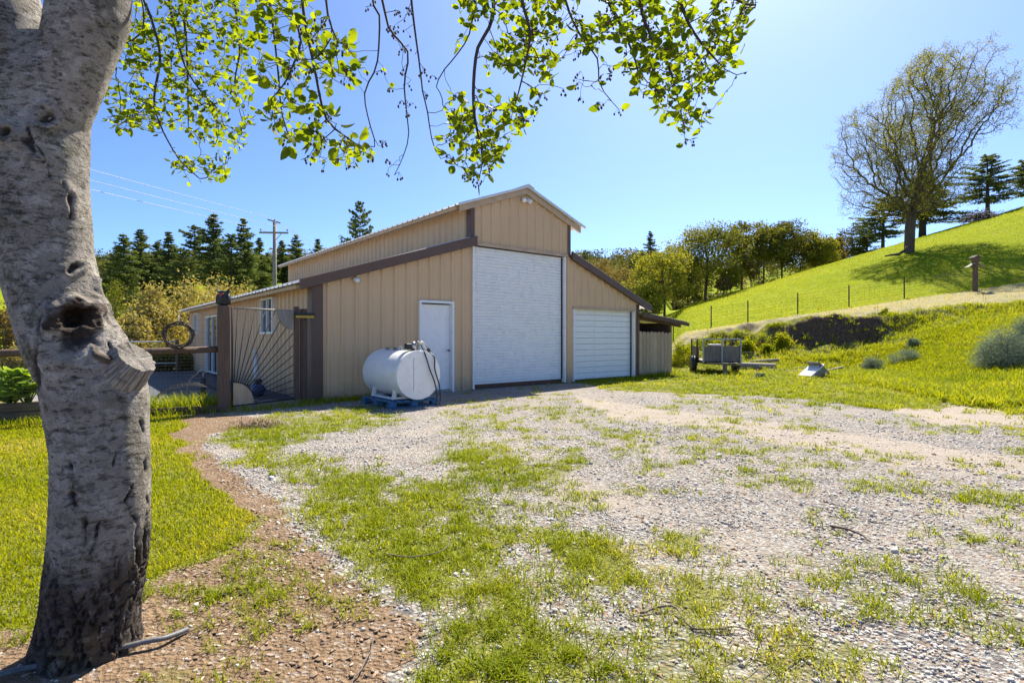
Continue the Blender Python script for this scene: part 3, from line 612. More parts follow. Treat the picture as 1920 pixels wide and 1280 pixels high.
# standpipe, netting hoop, pipe by the wall, blue pump
sp = empty('garden_standpipe', gp(381, 745), 0, label='black standpipe with a brass tap and hose behind the mesh fence', cat='tap')
part('sleeve', MB().tube([(0, 0, 0), (0, 0, .42)], .06, 12), M['dark'], sp); part('riser', MB().tube([(0, 0, .4), (0, 0, .58)], .016, 8), M['steel'], sp)
part('tap', MB().tube([(0, 0, .57), (-.09, 0, .57), (-.12, 0, .52)], .02, 8).box((0, 0, .61), (.12, .02, .02)), M['steel'], sp); part('hose', MB().tube(smoothpts([(-.12, 0, .52), (-.26, 0, .42), (-.33, 0, .24), (-.36, 0, .04)]), .017, 7), M['wood_grey'], sp)
net = empty('garden_netting', gp(335, 770)+Vector((-.05, .45, 0)), FA+math.pi, label='arched grey wire netting over the garden bed behind the fence', cat='netting')
mb = MB()
for i in range(13):
    y = -.45+i*.075; mb.tube([(.62*math.cos(a), y, .44*math.sin(a)) for a in [math.pi*k/18 for k in range(19)]], .0024, 3, False)
for k in range(1, 28): a = math.pi*k/28; mb.tube([(.62*math.cos(a), -.45, .44*math.sin(a)), (.62*math.cos(a), .45, .44*math.sin(a))], .0024, 3, False)
part('wire_netting', mb, M['dark'], net, kind='stuff')
for y in (-.46, .46): part('hoop', MB().tube([(.62*math.cos(a), y, .44*math.sin(a)) for a in [math.pi*k/18 for k in range(19)]], .003, 6), M['dark'], net)
pp = empty('white_vent_pipe', bw(-.5, 2.35), BA, label='white capped pipe standing by the barn wall behind the gate', cat='pipe')
part('pipe', MB().tube([(0, 0, 0), (0, 0, .95)], .055, 12), M['pvc'], pp); part('cap_tee', MB().tube([(-.05, -.12, .98), (.02, .16, .98)], .05, 12), M['pvc'], pp)
bp = empty('blue_water_pump', bw(-.62, 1.75), BA, label='small dark blue pump on the ground behind the gate rods', cat='pump')
part('tank', MB().lathe([(.08, -.22), (.13, -.17), (.14, 0), (.13, .17), (.08, .22)], (0, 0, .16), Matrix.Rotation(R(90), 3, 'X'), 16), M['blue_plastic'], bp); part('motor', MB().box((.0, -.02, .34), (.14, .22, .1)), M['dark'], bp, bevel=.02); part('foot', MB().box((0, 0, .02), (.2, .34, .04)), M['dark'], bp)
link('patio', MB().add([tuple(bw(-.05, .6, .012)), tuple(bw(-.05, 14.0, .012)), tuple(bw(-4.2, 14.0, .012)), tuple(bw(-2.4, 2.6, .012))], [(0, 1, 2, 3)[::-1]]).mesh('patio'), M['concrete'], kind='structure')
# back garden rails beyond the patio
gf = empty('back_garden_rail', Vector((-13.6, 20.2, 0)), R(8), label='low white rail fence at the far end of the patio', cat='fence')
for z in (.35, .78, 1.15): part('rail', MB().tube([(-2.2, 0, z), (1.0, 0, z)], .025, 6), M['pvc'], gf)
for x in (-2.2, -.6, 1.0): part('post', MB().box((x, .03, .6), (.09, .09, 1.25)), M['wood_old'], gf)
# raised bed with big leaved plants at the left
bedO = FP+FD*4.05; bed = empty('raised_bed', bedO+Vector((-.05, .22, 0)), FA, label='raised garden bed of dark timbers at the left edge', cat='garden bed')
for i, z in enumerate((.085, .225)): part('timber', MB().box((-.15, -.28, z), (2.9, .12, .135)), M['timber'], bed, bevel=.01)
for i, z in enumerate((.085, .225)): part('timber', MB().box((1.35, -.75, z), (.12, .82, .13)), M['timber'], bed, bevel=.01)
part('soil', MB().box((0, -.72, .13), (2.6, .75, .2)), M['bark_dark'], bed)
M['bigleaf'] = leafmat('squash_leaf', (.13, .22, .02), (.24, .34, .035), None, .45)
def lobed(r):
    mb = MB(); n = 20; vs = [(0, 0, 0)]
    for i in range(n):
        a = 2*math.pi*i/n; rr = r*(1+.12*math.cos(5*a))*(1-.45*math.exp(-((a-math.pi)/.35)**2)); vs.append((rr*math.cos(a), rr*math.sin(a), .14*rr*math.cos(5*a)+.25*rr))
    mb.add(vs, [(0, 1+i, 1+(i+1) % n) for i in range(n)], True); return mb.mesh('leaf')
def tintmesh(me, val=None):
    a = me.attributes.new('tint', 'FLOAT', 'POINT'); v_ = np.full(len(me.vertices), random.random() if val is None else val, np.float32); a.data.foreach_set('value', v_); return me
LB = [tintmesh(lobed(.155), i/4) for i in range(5)]
for j, (du, lab) in enumerate(((18, 'leafy green squash plant at the very left of the raised bed'), (52, 'leafy green squash plant in the raised bed next to the big pale trunk'))):
    c = at(du, 740, 8.55); c.z = .22; pl = empty('squash_plant', c, 0, label=lab, cat='plant', group='squash plants in the raised bed')
    mb = MB()
    for i in range(24):
        a = random.uniform(0, 6.28); rr = random.uniform(.03, .30); h_ = random.uniform(.12, .60)*(1.1-rr)
        p = Vector((rr*math.cos(a), rr*math.sin(a)*.7, h_)); mb.tube([(0, 0, 0), (p.x*.6, p.y*.6, h_*.7), p], [.009, .007, .005], 5)
        o = link('leaf', random.choice(LB), M['bigleaf'], pl); o.location = p; o.scale = (random.uniform(.7, 1.25),)*3
        o.rotation_euler = (random.uniform(-.7, .7), random.uniform(-.7, .7), random.uniform(0, 6.28))
    part('stems', mb, M['bigleaf'], pl)
# ------------------------------------------------------------------ utility trailer, logs, debris
trl = empty('utility_trailer', Vector((7.55, 20.1, 0)), R(-8), label='small rusty utility trailer with plywood sides parked on the grass', cat='trailer')
for x in (-.60, .60): part('frame_rail', MB().box((x, .1, .42), (.06, 2.2, .09)), M['rod'], trl)
for y in (-.98, .1, 1.18): part('cross_member', MB().box((0, y, .40), (1.26, .06, .07)), M['rod'], trl)
part('deck', MB().box((0, .1, .475), (1.24, 2.2, .03)), M['trailer_ply'], trl)
for x in (-.3, .32): part('front_panel', MB().box((x, -.985, .74), (.6, .025, .52)), M['trailer_ply'], trl)
part('side_panel', MB().box((.61, .1, .74), (.025, 2.1, .5)), M['trailer_ply'], trl); part('side_panel', MB().box((-.61, .5, .74), (.025, 1.2, .5)), M['trailer_ply'], trl)
for x in (-.63, 0, .63): part('stake', MB().box((x, -1.01, .82), (.05, .05, .82)), M['steel'], trl)
for x in (-.63, .63):
    for y in (.1, 1.18): part('stake', MB().box((x, y, .82), (.05, .05, .82)), M['rod'], trl)
for x in (-.63, .63): part('top_rail', MB().box((x, .09, 1.25), (.05, 2.26, .04)), M['steel'], trl)
part('top_rail', MB().box((0, -1.01, 1.25), (1.21, .048, .04)), M['steel'], trl)
for s in (-1, 1):
    w = part('wheel', MB().lathe([(.16, -.09), (.28, -.09), (.315, -.06), (.315, .06), (.28, .09), (.16, .09)], (s*.76, .2, .315), RX, 24), M['dark'], trl); MB().lathe([(.03, -.05), (.17, -.06), (.17, .06), (.03, .05)], (s*.76, .2, .315), RX, 16).build('rim', M['steel'], w)
    part('axle_stub', MB().tube([(s*.6, .2, .315), (s*.7, .2, .315)], .03, 8), M['rod'], trl)
part('tongue', MB().beam((-.5, -1.0, .40), (.18, -1.75, .40), .06, .08), M['steel'], trl); part('tongue', MB().beam((.6, -1.0, .40), (.24, -1.75, .402), .06, .08), M['steel'], trl)
part('coupler', MB().box((.21, -1.85, .42), (.08, .22, .07)), M['rod'], trl, bevel=.01); part('jack_plate', MB().box((-.02, -1.5, .19), (.14, .03, .38)), M['trailer_ply'], trl)
spare = empty('plastic_bin', Vector((7.62, 20.3, .49)), 0, label='pale lidded plastic bin standing inside the trailer', cat='bin'); part('lid', MB().box((0, 0, .55), (.42, .42, .05)), M['white'], spare, bevel=.015); part('bin', MB().box((0, 0, .26), (.34, .34, .52)), M['panel_grey'], spare, bevel=.01)
def onT(x, y, dz=0): return Vector((x, y, tz(x, y)+dz))
def log(u, v, Y, L, r, az, lab, m='wood_grey', name='log', tilt=0, grp='logs behind the trailer'):
    x = (u-CX)/FPX*Y; o = empty(name, onT(x, Y, 0), R(az), label=lab, cat='log', group=grp)
    part('trunk', MB().tube([(-L/2, 0, r), (-L/6, .03, r*1.05+tilt*.33), (L/6, -.02, r*.98+tilt*.66), (L/2, .01, r+tilt)], [r*.95, r, r*.96, r*.88], 12), M[m], o)
    part('cut_face', MB().lathe([(r*.8, 0), (r*.8, .01)], (L/2, .01, r+tilt), RX, 12), M['picket'], o); return o
log(1415, 684, 21.0, 1.5, .14, -12, 'thick weathered log lying right of the trailer'); log(1432, 678, 22.0, 1.1, .07, -38, 'thin pale log leaning across the thick log', tilt=.12)
def plank(u, v, L, w, th, az, lab, m='wood_hgrey', tilt=0, cat='plank', name='plank', z=0, grp=None):
    p = gp(u, v); o = MB().beam((-L/2, 0, th/2), (L/2, 0, th/2+tilt), w, th).build(name, M[m], None, label=lab, cat=cat, group=grp)
    o.location = (p.x, p.y, tz(p.x, p.y)+z+PZ); o.rotation_euler = (0, 0, R(az)); return o
PZ = .05
plank(1455, 697, .8, .12, .04, 2, 'short pale plank on the grass right of the trailer logs')
plank(1418, 688, 1.1, .14, .04, 5, 'pale plank in front of the thick log')
plank(1508, 697, 1.0, .10, .05, -18, 'dark board under the left of the scrap heap', 'panel_grey', .12); plank(1500, 700, .9, .12, .05, -8, 'lower grey board at the left of the scrap heap', 'wood_hgrey', .04)
plank(1560, 700, .9, .09, .05, 12, 'pale board sticking out right of the scrap heap', 'wood_hgrey', .15); plank(1568, 704, .8, .13, .04, -6, 'flat board at the right foot of the scrap heap', 'panel_grey')
plank(1522, 706, 1.0, .1, .04, 40, 'white trim board at the front of the scrap heap', 'white', .1)
scrap = empty('scrap_cabinet', gp(1530, 708), R(20), label='broken white cabinet panel tilted on the scrap heap', cat='cabinet')
part('side_panel', MB().box((.12, 0, .2), (.62, .42, .03), Matrix.Rotation(R(38), 3, 'Y')), M['panel_grey'], scrap); part('door_panel', MB().box((-.2, -.02, .17), (.6, .42, .03), Matrix.Rotation(R(-32), 3, 'Y')), M['white'], scrap); part('end_panel', MB().add([(-.38, -.22, .02), (.34, -.22, .02), (-.02, -.22, .34)], [(0, 1, 2)]).add([(-.38, -.2, .02), (.34, -.2, .02), (-.02, -.2, .34)], [(2, 1, 0)]), M['panel_grey'], scrap)
scrap.scale = (1.15, 1.15, 1.15); scrap.location.z = .06
# ------------------------------------------------------------------ field fence on the bank, nest-box post
ffY = 32.0
ff = empty('field_fence', onT(18, ffY), 0, label='thin wire fence on steel posts along the top of the bank', cat='fence'); fo = Vector(ff.location)
fu = [1262, 1333, 1403, 1495, 1592, 1696, 1935, 2070]; tops = []
for u in fu:
    k = (u-CX)/FPX; Y = ffY-.0*k; p = onT(k*Y, Y)-fo; lean = random.uniform(-.06, .06)
    part('post', MB().box(p+Vector((lean/2, 0, .62)), (.05, .05, 1.32)), M['rod'], ff); tops.append(p)
mb = MB()
for j in range(7):
    mb.tube([p+Vector((0, -.03, .12+j*.17)) for p in tops], .004, 3, False)
for a, b in zip(tops[:-1], tops[1:]):
    n = int((b-a).length/.3)
    for i in range(n): p = a.lerp(b, i/n); mb.tube([p+Vector((0, -.03, .1)), p+Vector((0, -.03, 1.14))], .0025, 3, False)
part('wire_mesh', mb, M['wire'], ff, kind='stuff')
np_ = empty('nest_box_post', onT(.8557*30.6, 30.6), 0, label='dark wooden post with a roofed bird box on the grassy bank', cat='bird box')
part('post', MB().box((0, 0, .8), (.17, .17, 1.75)), M['wood_old'], np_); part('box', MB().box((0, 0, 1.78), (.28, .26, .26)), M['wood_old'], np_)
part('roof', MB().prism([(-.24, -.2, 1.90), (.24, -.2, 1.90), (0, -.2, 2.04)], (0, .4, 0)), M['bark_dark'], np_)
for s in (-1, 1): part('baffle', MB().prism([(s*.09, -.15, 1.62), (s*.50, -.15, 1.36), (s*.50, -.15, 1.34), (s*.09, -.15, 1.58)], (0, .3, 0)), M['wood_grey'], np_)
# ------------------------------------------------------------------ utility pole and wires
PY = 46.0; px_ = (515-CX)/FPX*PY; pz = tz(px_, PY)
pole = empty('utility_pole', (px_, PY, pz), R(4), label='wooden utility pole with crossarm behind the barn', cat='pole')
ptop = at(515, 415, PY).z-pz
part('pole_shaft', MB().tube([(0, 0, -.3), (0, 0, ptop)], [.20, .14], 12), M['pole'], pole)
arm = part('crossarm', MB().box((0, -.16, at(515, 437, PY).z-pz), (2.4, .12, .14)), M['pole'], pole); arm2 = part('crossarm', MB().beam((-.55, -.1, ptop+.12), (.45, .1, ptop-.12), .1, .1), M['pole'], pole)
zi = at(515, 434, PY).z-pz
ins = [(-1.1, -.16, zi), (1.1, -.16, zi), (0, 0, ptop)]
for p in ins: part('insulator', MB().lathe([(.04, 0), (.06, .05), (.05, .1), (.065, .13), (.03, .2)], p, None, 8), M['panel_grey'], pole)
part('brace', MB().beam((.0, -.14, zi-.9), (.7, -.16, zi-.1), .03, .05), M['steel'], pole)
mw = Matrix.Translation((px_, PY, pz)) @ Matrix.Rotation(R(4), 4, 'Z')
for p, lu, ru, lab in zip(ins, (352, 335, 315), (497, 488, 478), ('lowest power line running to the pole crossarm', 'middle power line running to the pole crossarm', 'highest power line meeting the top of the pole')):
    a = mw @ (Vector(p)+Vector((0, 0, .2))); l = at(175, lu, 30); l2 = l+(l-a)*1.0; r = at(640, ru, 66)
    pts = [];
    for A, B in ((a, l2), (a, r)):
        seg = [A.lerp(B, i/16)+Vector((0, 0, -.9*4*(i/16)*(1-i/16)*(.35 if B is r else .15))) for i in range(17)]; pts = seg[::-1] if not pts else pts+seg[1:]
    MB().tube(pts, .017, 5).build('power_line', M['cable'], None, label=lab, cat='wire')
# ------------------------------------------------------------------ things lying on the ground in front
tubepts = [gp(-60, 1292)+Vector((0, 0, .02)), gp(40, 1266)+Vector((0, 0, .025)), gp(150, 1246)+Vector((0, 0, .03)), gp(266, 1219)+Vector((0, 0, .035)), gp(310, 1208)+Vector((0, 0, .03)), gp(352, 1184)+Vector((0, 0, .012))]
MB().tube(smoothpts(tubepts), .011, 10).build('irrigation_tube', M['poly'], None, label='grey irrigation tube lying on the dirt by the trunk', cat='tube')
def stick(pts, r, lab, m='stick'):
    r *= .68
    P_ = smoothpts([gp(u, v)+Vector((0, 0, r*1.2+dz)) for u, v, dz in pts], 5); n = len(P_)
    P_ = [p+Vector((random.uniform(-1, 1), random.uniform(-1, 1), 0))*r*.9 for p in P_]
    MB().tube(P_, [r*(1-.6*i/n) for i in range(n)], 6).build('stick', M[m], None, label=lab, cat='stick')
stick([(1556, 989, .0), (1600, 1004, .02), (1632, 1018, .0)], .014, 'dark straight stick on the pale gravel at the right', 'twig')
stick([(1628, 978, 0), (1665, 984, .0)], .006, 'tiny dark twig beyond the straight stick', 'twig')
stick([(1545, 940, 0), (1570, 948, 0)], .007, 'short dark twig far out on the gravel', 'twig')
stick([(1200, 1152, 0), (1260, 1145, .02), (1300, 1180, .0), (1385, 1187, .02), (1435, 1200, 0)], .009, 'crooked grey branch on the gravel between grass patches')
stick([(1440, 1215, 0), (1500, 1220, .02), (1530, 1218, 0)], .008, 'thin bent twig at the lower right of the gravel')
stick([(620, 1045, 0), (640, 1015, .05), (660, 985, .08)], .006, 'thin pale twig sticking up beside the dirt path')
stick([(720, 1047, .03), (770, 1058, .04), (830, 1048, .05), (845, 1020, .04)], .006, 'long thin twig lying in the middle grass')
stick([(330, 1205, .02), (380, 1180, .02), (432, 1140, .03)], .0045, 'thin curved twig beside the irrigation tube', 'twig')
stick([(480, 1195, 0), (520, 1172, .02), (555, 1150, .02)], .0045, 'thin twig across the bare dirt', 'twig')
stick([(1140, 968, 0), (1120, 950, .04), (1100, 945, .0)], .005, 'small forked twig in the middle of the gravel', 'twig')
stick([(655, 1290, 0), (690, 1240, .02), (700, 1200, .01)], .006, 'thin stick at the bottom edge among wood chips')
for i, (u, v) in enumerate(((1537, 590), (1643, 580), (1846, 614), (1424, 638))):
    Y = 26.5 if i < 3 else 24.0; o = empty('poppy', onT((u-CX)/FPX*Y, Y), 0, label=('orange poppies on the bank below the fence', 'orange poppy below the bare oak on the bank top', 'orange poppy beside the grey shrub at right', 'orange poppy on the bank behind the trailer')[i], cat='flower', group='poppies on the bank')
    for j in range(2):
        dx = (j-.5)*.13; hh = .32+.05*(j % 2); part('stem', MB().tube([(dx, 0, -.05), (dx, 0, hh)], .006, 4), M['bigleaf'], o)
        part('bloom', MB().lathe([(.01, 0), (.035, .02), (.045, .05)], (dx, 0, hh), None, 8), M['poppy'], o)
# ------------------------------------------------------------------ vegetation tools
def colonize(att, nodes, par, step, infl, kill, iters=120, bias=(0, 0, 0), jit=.15):
    att = [Vector(a) for a in att]; nodes = [Vector(n) for n in nodes]; par = list(par); bias = Vector(bias); rnd = random.Random(5)
    for it in range(iters):
        if not att: break
        kd = kdtree.KDTree(len(nodes))
        for i, n in enumerate(nodes): kd.insert(n, i)
        kd.balance(); pull = {}; keep = []
        for a in att:
            co, i, dist = kd.find(a)
            if dist < kill: continue
            keep.append(a)
            if dist < infl: pull.setdefault(i, Vector()); pull[i] += (a-co).normalized()
        att = keep; new = 0
        for i, d in pull.items():
            d = d.normalized()+bias+Vector((rnd.uniform(-jit, jit), rnd.uniform(-jit, jit), rnd.uniform(-jit, jit)))
            p = nodes[i]+d.normalized()*step
            if kd.find(p)[2] < step*.35: continue
            nodes.append(p); par.append(i); new += 1
        if not new: break
    return nodes, par
def chains(par):
    n = len(par); ch = [[] for _ in range(n)]
    for i, p in enumerate(par):
        if p >= 0: ch[p].append(i)
    size = [1]*n
    for i in range(n-1, -1, -1):
        if par[i] >= 0: size[par[i]] += size[i]
    return ch, size
def skel_mesh(mb, nodes, par, tip, power=2.3, rmax=None, sides=(5, 8), rfix=None):
    ch, size = chains(par); n = len(nodes); r = [0]*n
    for i in range(n-1, -1, -1):
        r[i] = (sum(r[c]**power for c in ch[i]))**(1/power) if ch[i] else tip
        if rmax: r[i] = min(r[i], rmax)
    if rfix:
        for i, x in rfix.items(): r[i] = max(r[i], x)
    todo = [i for i in range(n) if par[i] < 0]
    while todo:
        s = todo.pop(); line = [s] if par[s] < 0 else [par[s], s]; c = s
        while ch[c]:
            k = max(ch[c], key=lambda j: size[j]); todo += [j for j in ch[c] if j != k]; line.append(k); c = k
        if len(line) < 2: continue
        rr = [r[j] for j in line]
        if par[s] >= 0: rr[0] = min(rr[0], rr[1]*1.15)
        mb.tube([nodes[j] for j in line], rr, sides[1] if rr[0] > tip*5 else sides[0], cap=False)
    return r
def unit(n):
    v = rng.normal(size=(n, 3)); return v/np.linalg.norm(v, axis=1)[:, None]
def cards(P, size, aspect=.6, flat=0.0, tint=None, name='foliage'):
    n = len(P); a = unit(n); a[:, 2] *= (1-flat); a /= np.linalg.norm(a, axis=1)[:, None]
    b = np.cross(a, unit(n)); b /= np.linalg.norm(b, axis=1)[:, None]
    s = (np.asarray(size)*np.ones(n))[:, None]; c = np.cross(a, b)
    V = np.stack([P-a*s*.5, P+b*s*.5*aspect+c*s*.06, P+a*s*.5, P-b*s*.5*aspect+c*s*.06], 1).reshape(-1, 3)
    F = np.arange(4*n).reshape(n, 4); t = rng.random(n) if tint is None else tint
    return npmesh(name, V, F, dict(tint=np.repeat(t, 4)))
def blades(P, h, w, lean, tint, name='grass', az=None):
    n = len(P); az = rng.uniform(0, 2*np.pi, n) if az is None else az; dx, dy = np.cos(az), np.sin(az); sx, sy = -dy, dx
    h = h*np.ones(n); w = w*np.ones(n); lean = lean*np.ones(n)
    def pt(f, wf, lf): return np.stack([P[:, 0]+dx*lean*h*lf+sx*w*wf, P[:, 1]+dy*lean*h*lf+sy*w*wf, P[:, 2]+h*f], 1)
    V = np.stack([pt(-.05, -.5, 0), pt(-.05, .5, 0), pt(.55, -.4, .35), pt(.55, .4, .35), pt(.93, 0, 1.0)], 1).reshape(-1, 3)
    b = np.arange(n)[:, None]*5
    F = np.concatenate([b+np.array([[0, 1, 2]]), b+np.array([[1, 3, 2]]), b+np.array([[2, 3, 4]])], 1).reshape(-1, 3)
    return npmesh(name, V, F, dict(tint=np.repeat(tint, 5)))
M['leaf_fg'] = leafmat('alder_leaf', (.055, .095, .008), (.16, .215, .015), None, .60, (2.35, 2.0, .35), .6, .18)
M['leaf_oak'] = leafmat('oak_leaf', (.10, .125, .022), (.24, .235, .045), None, .35, (1.5, 1.35, .5))
M['leaf_oakdark'] = leafmat('live_oak_leaf', (.065, .08, .02), (.17, .17, .04), (.22, .18, .05), .3, (1.4, 1.3, .5))
M['leaf_yellow'] = leafmat('spring_oak_leaf', (.155, .175, .025), (.34, .335, .05), None, .4, (1.4, 1.25, .5))
M['leaf_tan'] = leafmat('budding_leaf', (.16, .12, .045), (.30, .23, .07), None, .3, (1.3, 1.2, .6))
M['leaf_pine'] = leafmat('pine_needles', (.075, .105, .04), (.19, .22, .07), (.30, .27, .09), .35, (1.3, 1.3, .6))
M['leaf_forsythia'] = leafmat('yellow_shrub_leaf', (.24, .21, .06), (.46, .40, .14), None, .3, (1.3, 1.15, .5))
M['leaf_sage'] = leafmat('sage_leaf', (.14, .18, .115), (.31, .355, .25), None, .2, (1.2, 1.2, .9))
M['leaf_scrub'] = leafmat('chaparral_leaf', (.06, .07, .025), (.17, .155, .045), (.26, .2, .08), .25, (1.3, 1.3, .6))
M['grass_lawn'] = leafmat('lawn_blade', (.165, .225, .006), (.36, .37, .015), (.46, .39, .10), .5, (1.4, 1.25, .35))
M['grass_wild'] = leafmat('wild_grass_blade', (.125, .19, .006), (.36, .38, .018), (.52, .45, .18), .5, (1.45, 1.3, .4))
M['weed'] = leafmat('weed_leaf', (.12, .17, .008), (.34, .35, .02), (.42, .34, .08), .48, (1.5, 1.4, .45))
# ------------------------------------------------------------------ alder in the foreground: trunk, limbs, drooping twigs
TY = 2.30
vk = np.array([1330, 1280, 1230, 1188, 1139, 1057, 1007, 925, 860, 800, 740, 700, 650, 600, 545, 480, 400, 300, 240, 180, 130, 80, 40])
lk = np.array([25, 38, 47, 54, 67, 78, 83, 87, 88, 82, 70, 57, 36, 16, -4, -14, -24, -34, -42, -52, -60, -64, -62])
rk = np.array([312, 290, 268, 264, 267, 279, 285, 290, 287, 281, 281, 272, 248, 218, 197, 182, 175, 173, 173, 184, 203, 222, 214])
tree = empty('alder_tree', at((38+289)/2, 1290, TY)*1.0, 0, label='large pale barked tree in the left foreground with leaves hanging over the yard', cat='tree'); tree.location.z = 0
TO = Vector(tree.location)
def trunk_mesh():
    nr, ns = 520, 220; vv = np.linspace(1330, 78, nr); L = np.interp(vv, vk[::-1], lk[::-1]); Rr = np.interp(vv, vk[::-1], rk[::-1])
    k = np.ones(15)/15
    def sm(a): return np.convolve(np.pad(a, 7, 'edge'), k, 'valid')
    L, Rr = sm(L), sm(Rr)
    aL, aR = np.arctan((L-CX)/FPX), np.arctan((Rr-CX)/FPX); am = (aL+aR)/2; cx = TY*np.tan(am); hw = TY/np.cos(am)*np.sin((aR-aL)/2); dep = np.interp(vv, [70, 100, 170, 280], [.36, .46, .72, .95]); z = CAM_H+(CY-vv)/FPX*TY
    th = np.linspace(0, 2*np.pi, ns, endpoint=False); T, Zi = np.meshgrid(th, np.arange(nr))
    hwv = hw[Zi]; nx, ny = np.cos(T), np.sin(T)
    X = cx[Zi]+nx*hwv; Y = TY+ny*hwv*dep[Zi]; Z = z[Zi]
    P = np.stack([X, Y, Z], -1).reshape(-1, 3)
    rough = smooth(960, 1075, vv[Zi]+150*(fbm(P*np.array([9, 9, 3]), 3, 9).reshape(Zi.shape)-.5))
    # fissured plates below, smooth bark with lumps above
    a1 = fbm(P*np.array([40, 40, 15]), 4, 1).reshape(Zi.shape); a2 = fbm(P*np.array([80, 80, 24]), 4, 2).reshape(Zi.shape)
    fis = np.abs(a1-.5)*2; plate = smooth(.01, .13, fis)
    d = rough*(-.012+.015*plate+.011*(a2-.5))
    d += (1-rough)*(.012*(fbm(P*np.array([5, 5, 4]), 3, 4).reshape(Zi.shape)-.5)*2+.003*(fbm(P*np.array([40, 40, 120]), 3, 6).reshape(Zi.shape)-.5))
    U = CX+FPX*X/Y; Vp = CY-FPX*(Z-CAM_H)/Y; fr = (ny < .25)
    rot = np.zeros_like(d); dark = np.zeros_like(d); lit = np.zeros_like(d)
    def gau(u, v, su, sv): return np.exp(-((U-u)/su)**2-((Vp-v)/sv)**2)*fr
    nz = fbm(P*22, 3, 14).reshape(Zi.shape)-.5; nw = fbm(P*9, 4, 15).reshape(Zi.shape)-.5; nx2 = fbm(P*11+40, 4, 16).reshape(Zi.shape)-.5; U0, V0 = U, Vp; U = U+38*nw; Vp = Vp+46*nx2
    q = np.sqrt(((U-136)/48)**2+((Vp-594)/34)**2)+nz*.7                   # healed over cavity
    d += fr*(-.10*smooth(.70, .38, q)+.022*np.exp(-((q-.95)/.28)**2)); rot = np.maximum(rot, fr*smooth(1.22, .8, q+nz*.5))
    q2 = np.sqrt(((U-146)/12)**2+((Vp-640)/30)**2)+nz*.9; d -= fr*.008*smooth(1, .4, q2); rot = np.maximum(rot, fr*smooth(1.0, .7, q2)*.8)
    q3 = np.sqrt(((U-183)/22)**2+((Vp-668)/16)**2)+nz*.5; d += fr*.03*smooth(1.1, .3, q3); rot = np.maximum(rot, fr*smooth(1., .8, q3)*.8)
    for u, v, su, sv, h_ in ((92, 226, 26, 20, .018), (214, 62, 30, 30, .012), (60, 270, 20, 30, .012), (128, 375, 16, 20, .008), (140, 498, 22, 12, .014), (195, 545, 16, 24, .02), (10, 250, 25, 22, .02), (150, 640, 70, 50, .02)):
        q = np.sqrt(((U-u)/su)**2+((Vp-v)/sv)**2)+nz*.35
        d += fr*(h_*np.exp(-((q-.9)/.45)**2)-h_*.7*smooth(.6, .1, q)); dark = np.maximum(dark, fr*smooth(.62, .35, q)*.9)
    # dark cracks, each a line of points
    for line, wd in (([(130, 868), (133, 930), (148, 945), (158, 985), (157, 1015)], 7), ([(250, 910), (249, 960), (258, 965), (258, 1010), (262, 1060)], 5), ([(280, 930), (279, 1000), (275, 1060)], 5), ([(216, 870), (214, 855)], 4), ([(115, 345), (120, 370), (132, 400)], 6), ([(60, 240), (78, 285), (90, 325)], 6), ([(264, 795), (270, 830), (277, 880)], 6), ([(88, 40), (90, 90), (84, 140)], 8), ([(185, 985), (178, 1010), (168, 1040)], 7), ([(75, 590), (68, 660), (72, 740)], 10), ([(200, 640), (212, 690), (228, 712)], 5)):
        for (u0, v0), (u1, v1) in zip(line[:-1], line[1:]):
            t = np.clip(((U-u0)*(u1-u0)+(Vp-v0)*(v1-v0))/((u1-u0)**2+(v1-v0)**2), 0, 1)
            dd = np.hypot(U-u0-t*(u1-u0), Vp-v0-t*(v1-v0))+nz*9; m_ = fr*smooth(wd*.75, wd*.15, dd)*smooth(.30, .5, nw+.5); d -= .010*m_; dark = np.maximum(dark, m_)
    # root flare
    fl = np.clip((.12-Z)/.17, 0, 1); d += fl**2*.035*(.6+.4*np.cos(T*5+1))
    X = X+nx*d; Y = Y+ny*d
    Vt = np.stack([X-TO.x, Y-TO.y, Z], -1).reshape(-1, 3)
    i = np.arange(nr*ns).reshape(nr, ns); j = np.roll(i, -1, 1)
    Fq = np.stack([i[:-1], j[:-1], j[1:], i[1:]], -1).reshape(-1, 4)
    return npmesh('trunk', Vt, Fq, dict(rough=rough.ravel(), rot=rot.ravel(), crack=dark.ravel(), fiss=(1-plate).ravel()*rough.ravel()), smooth=True)
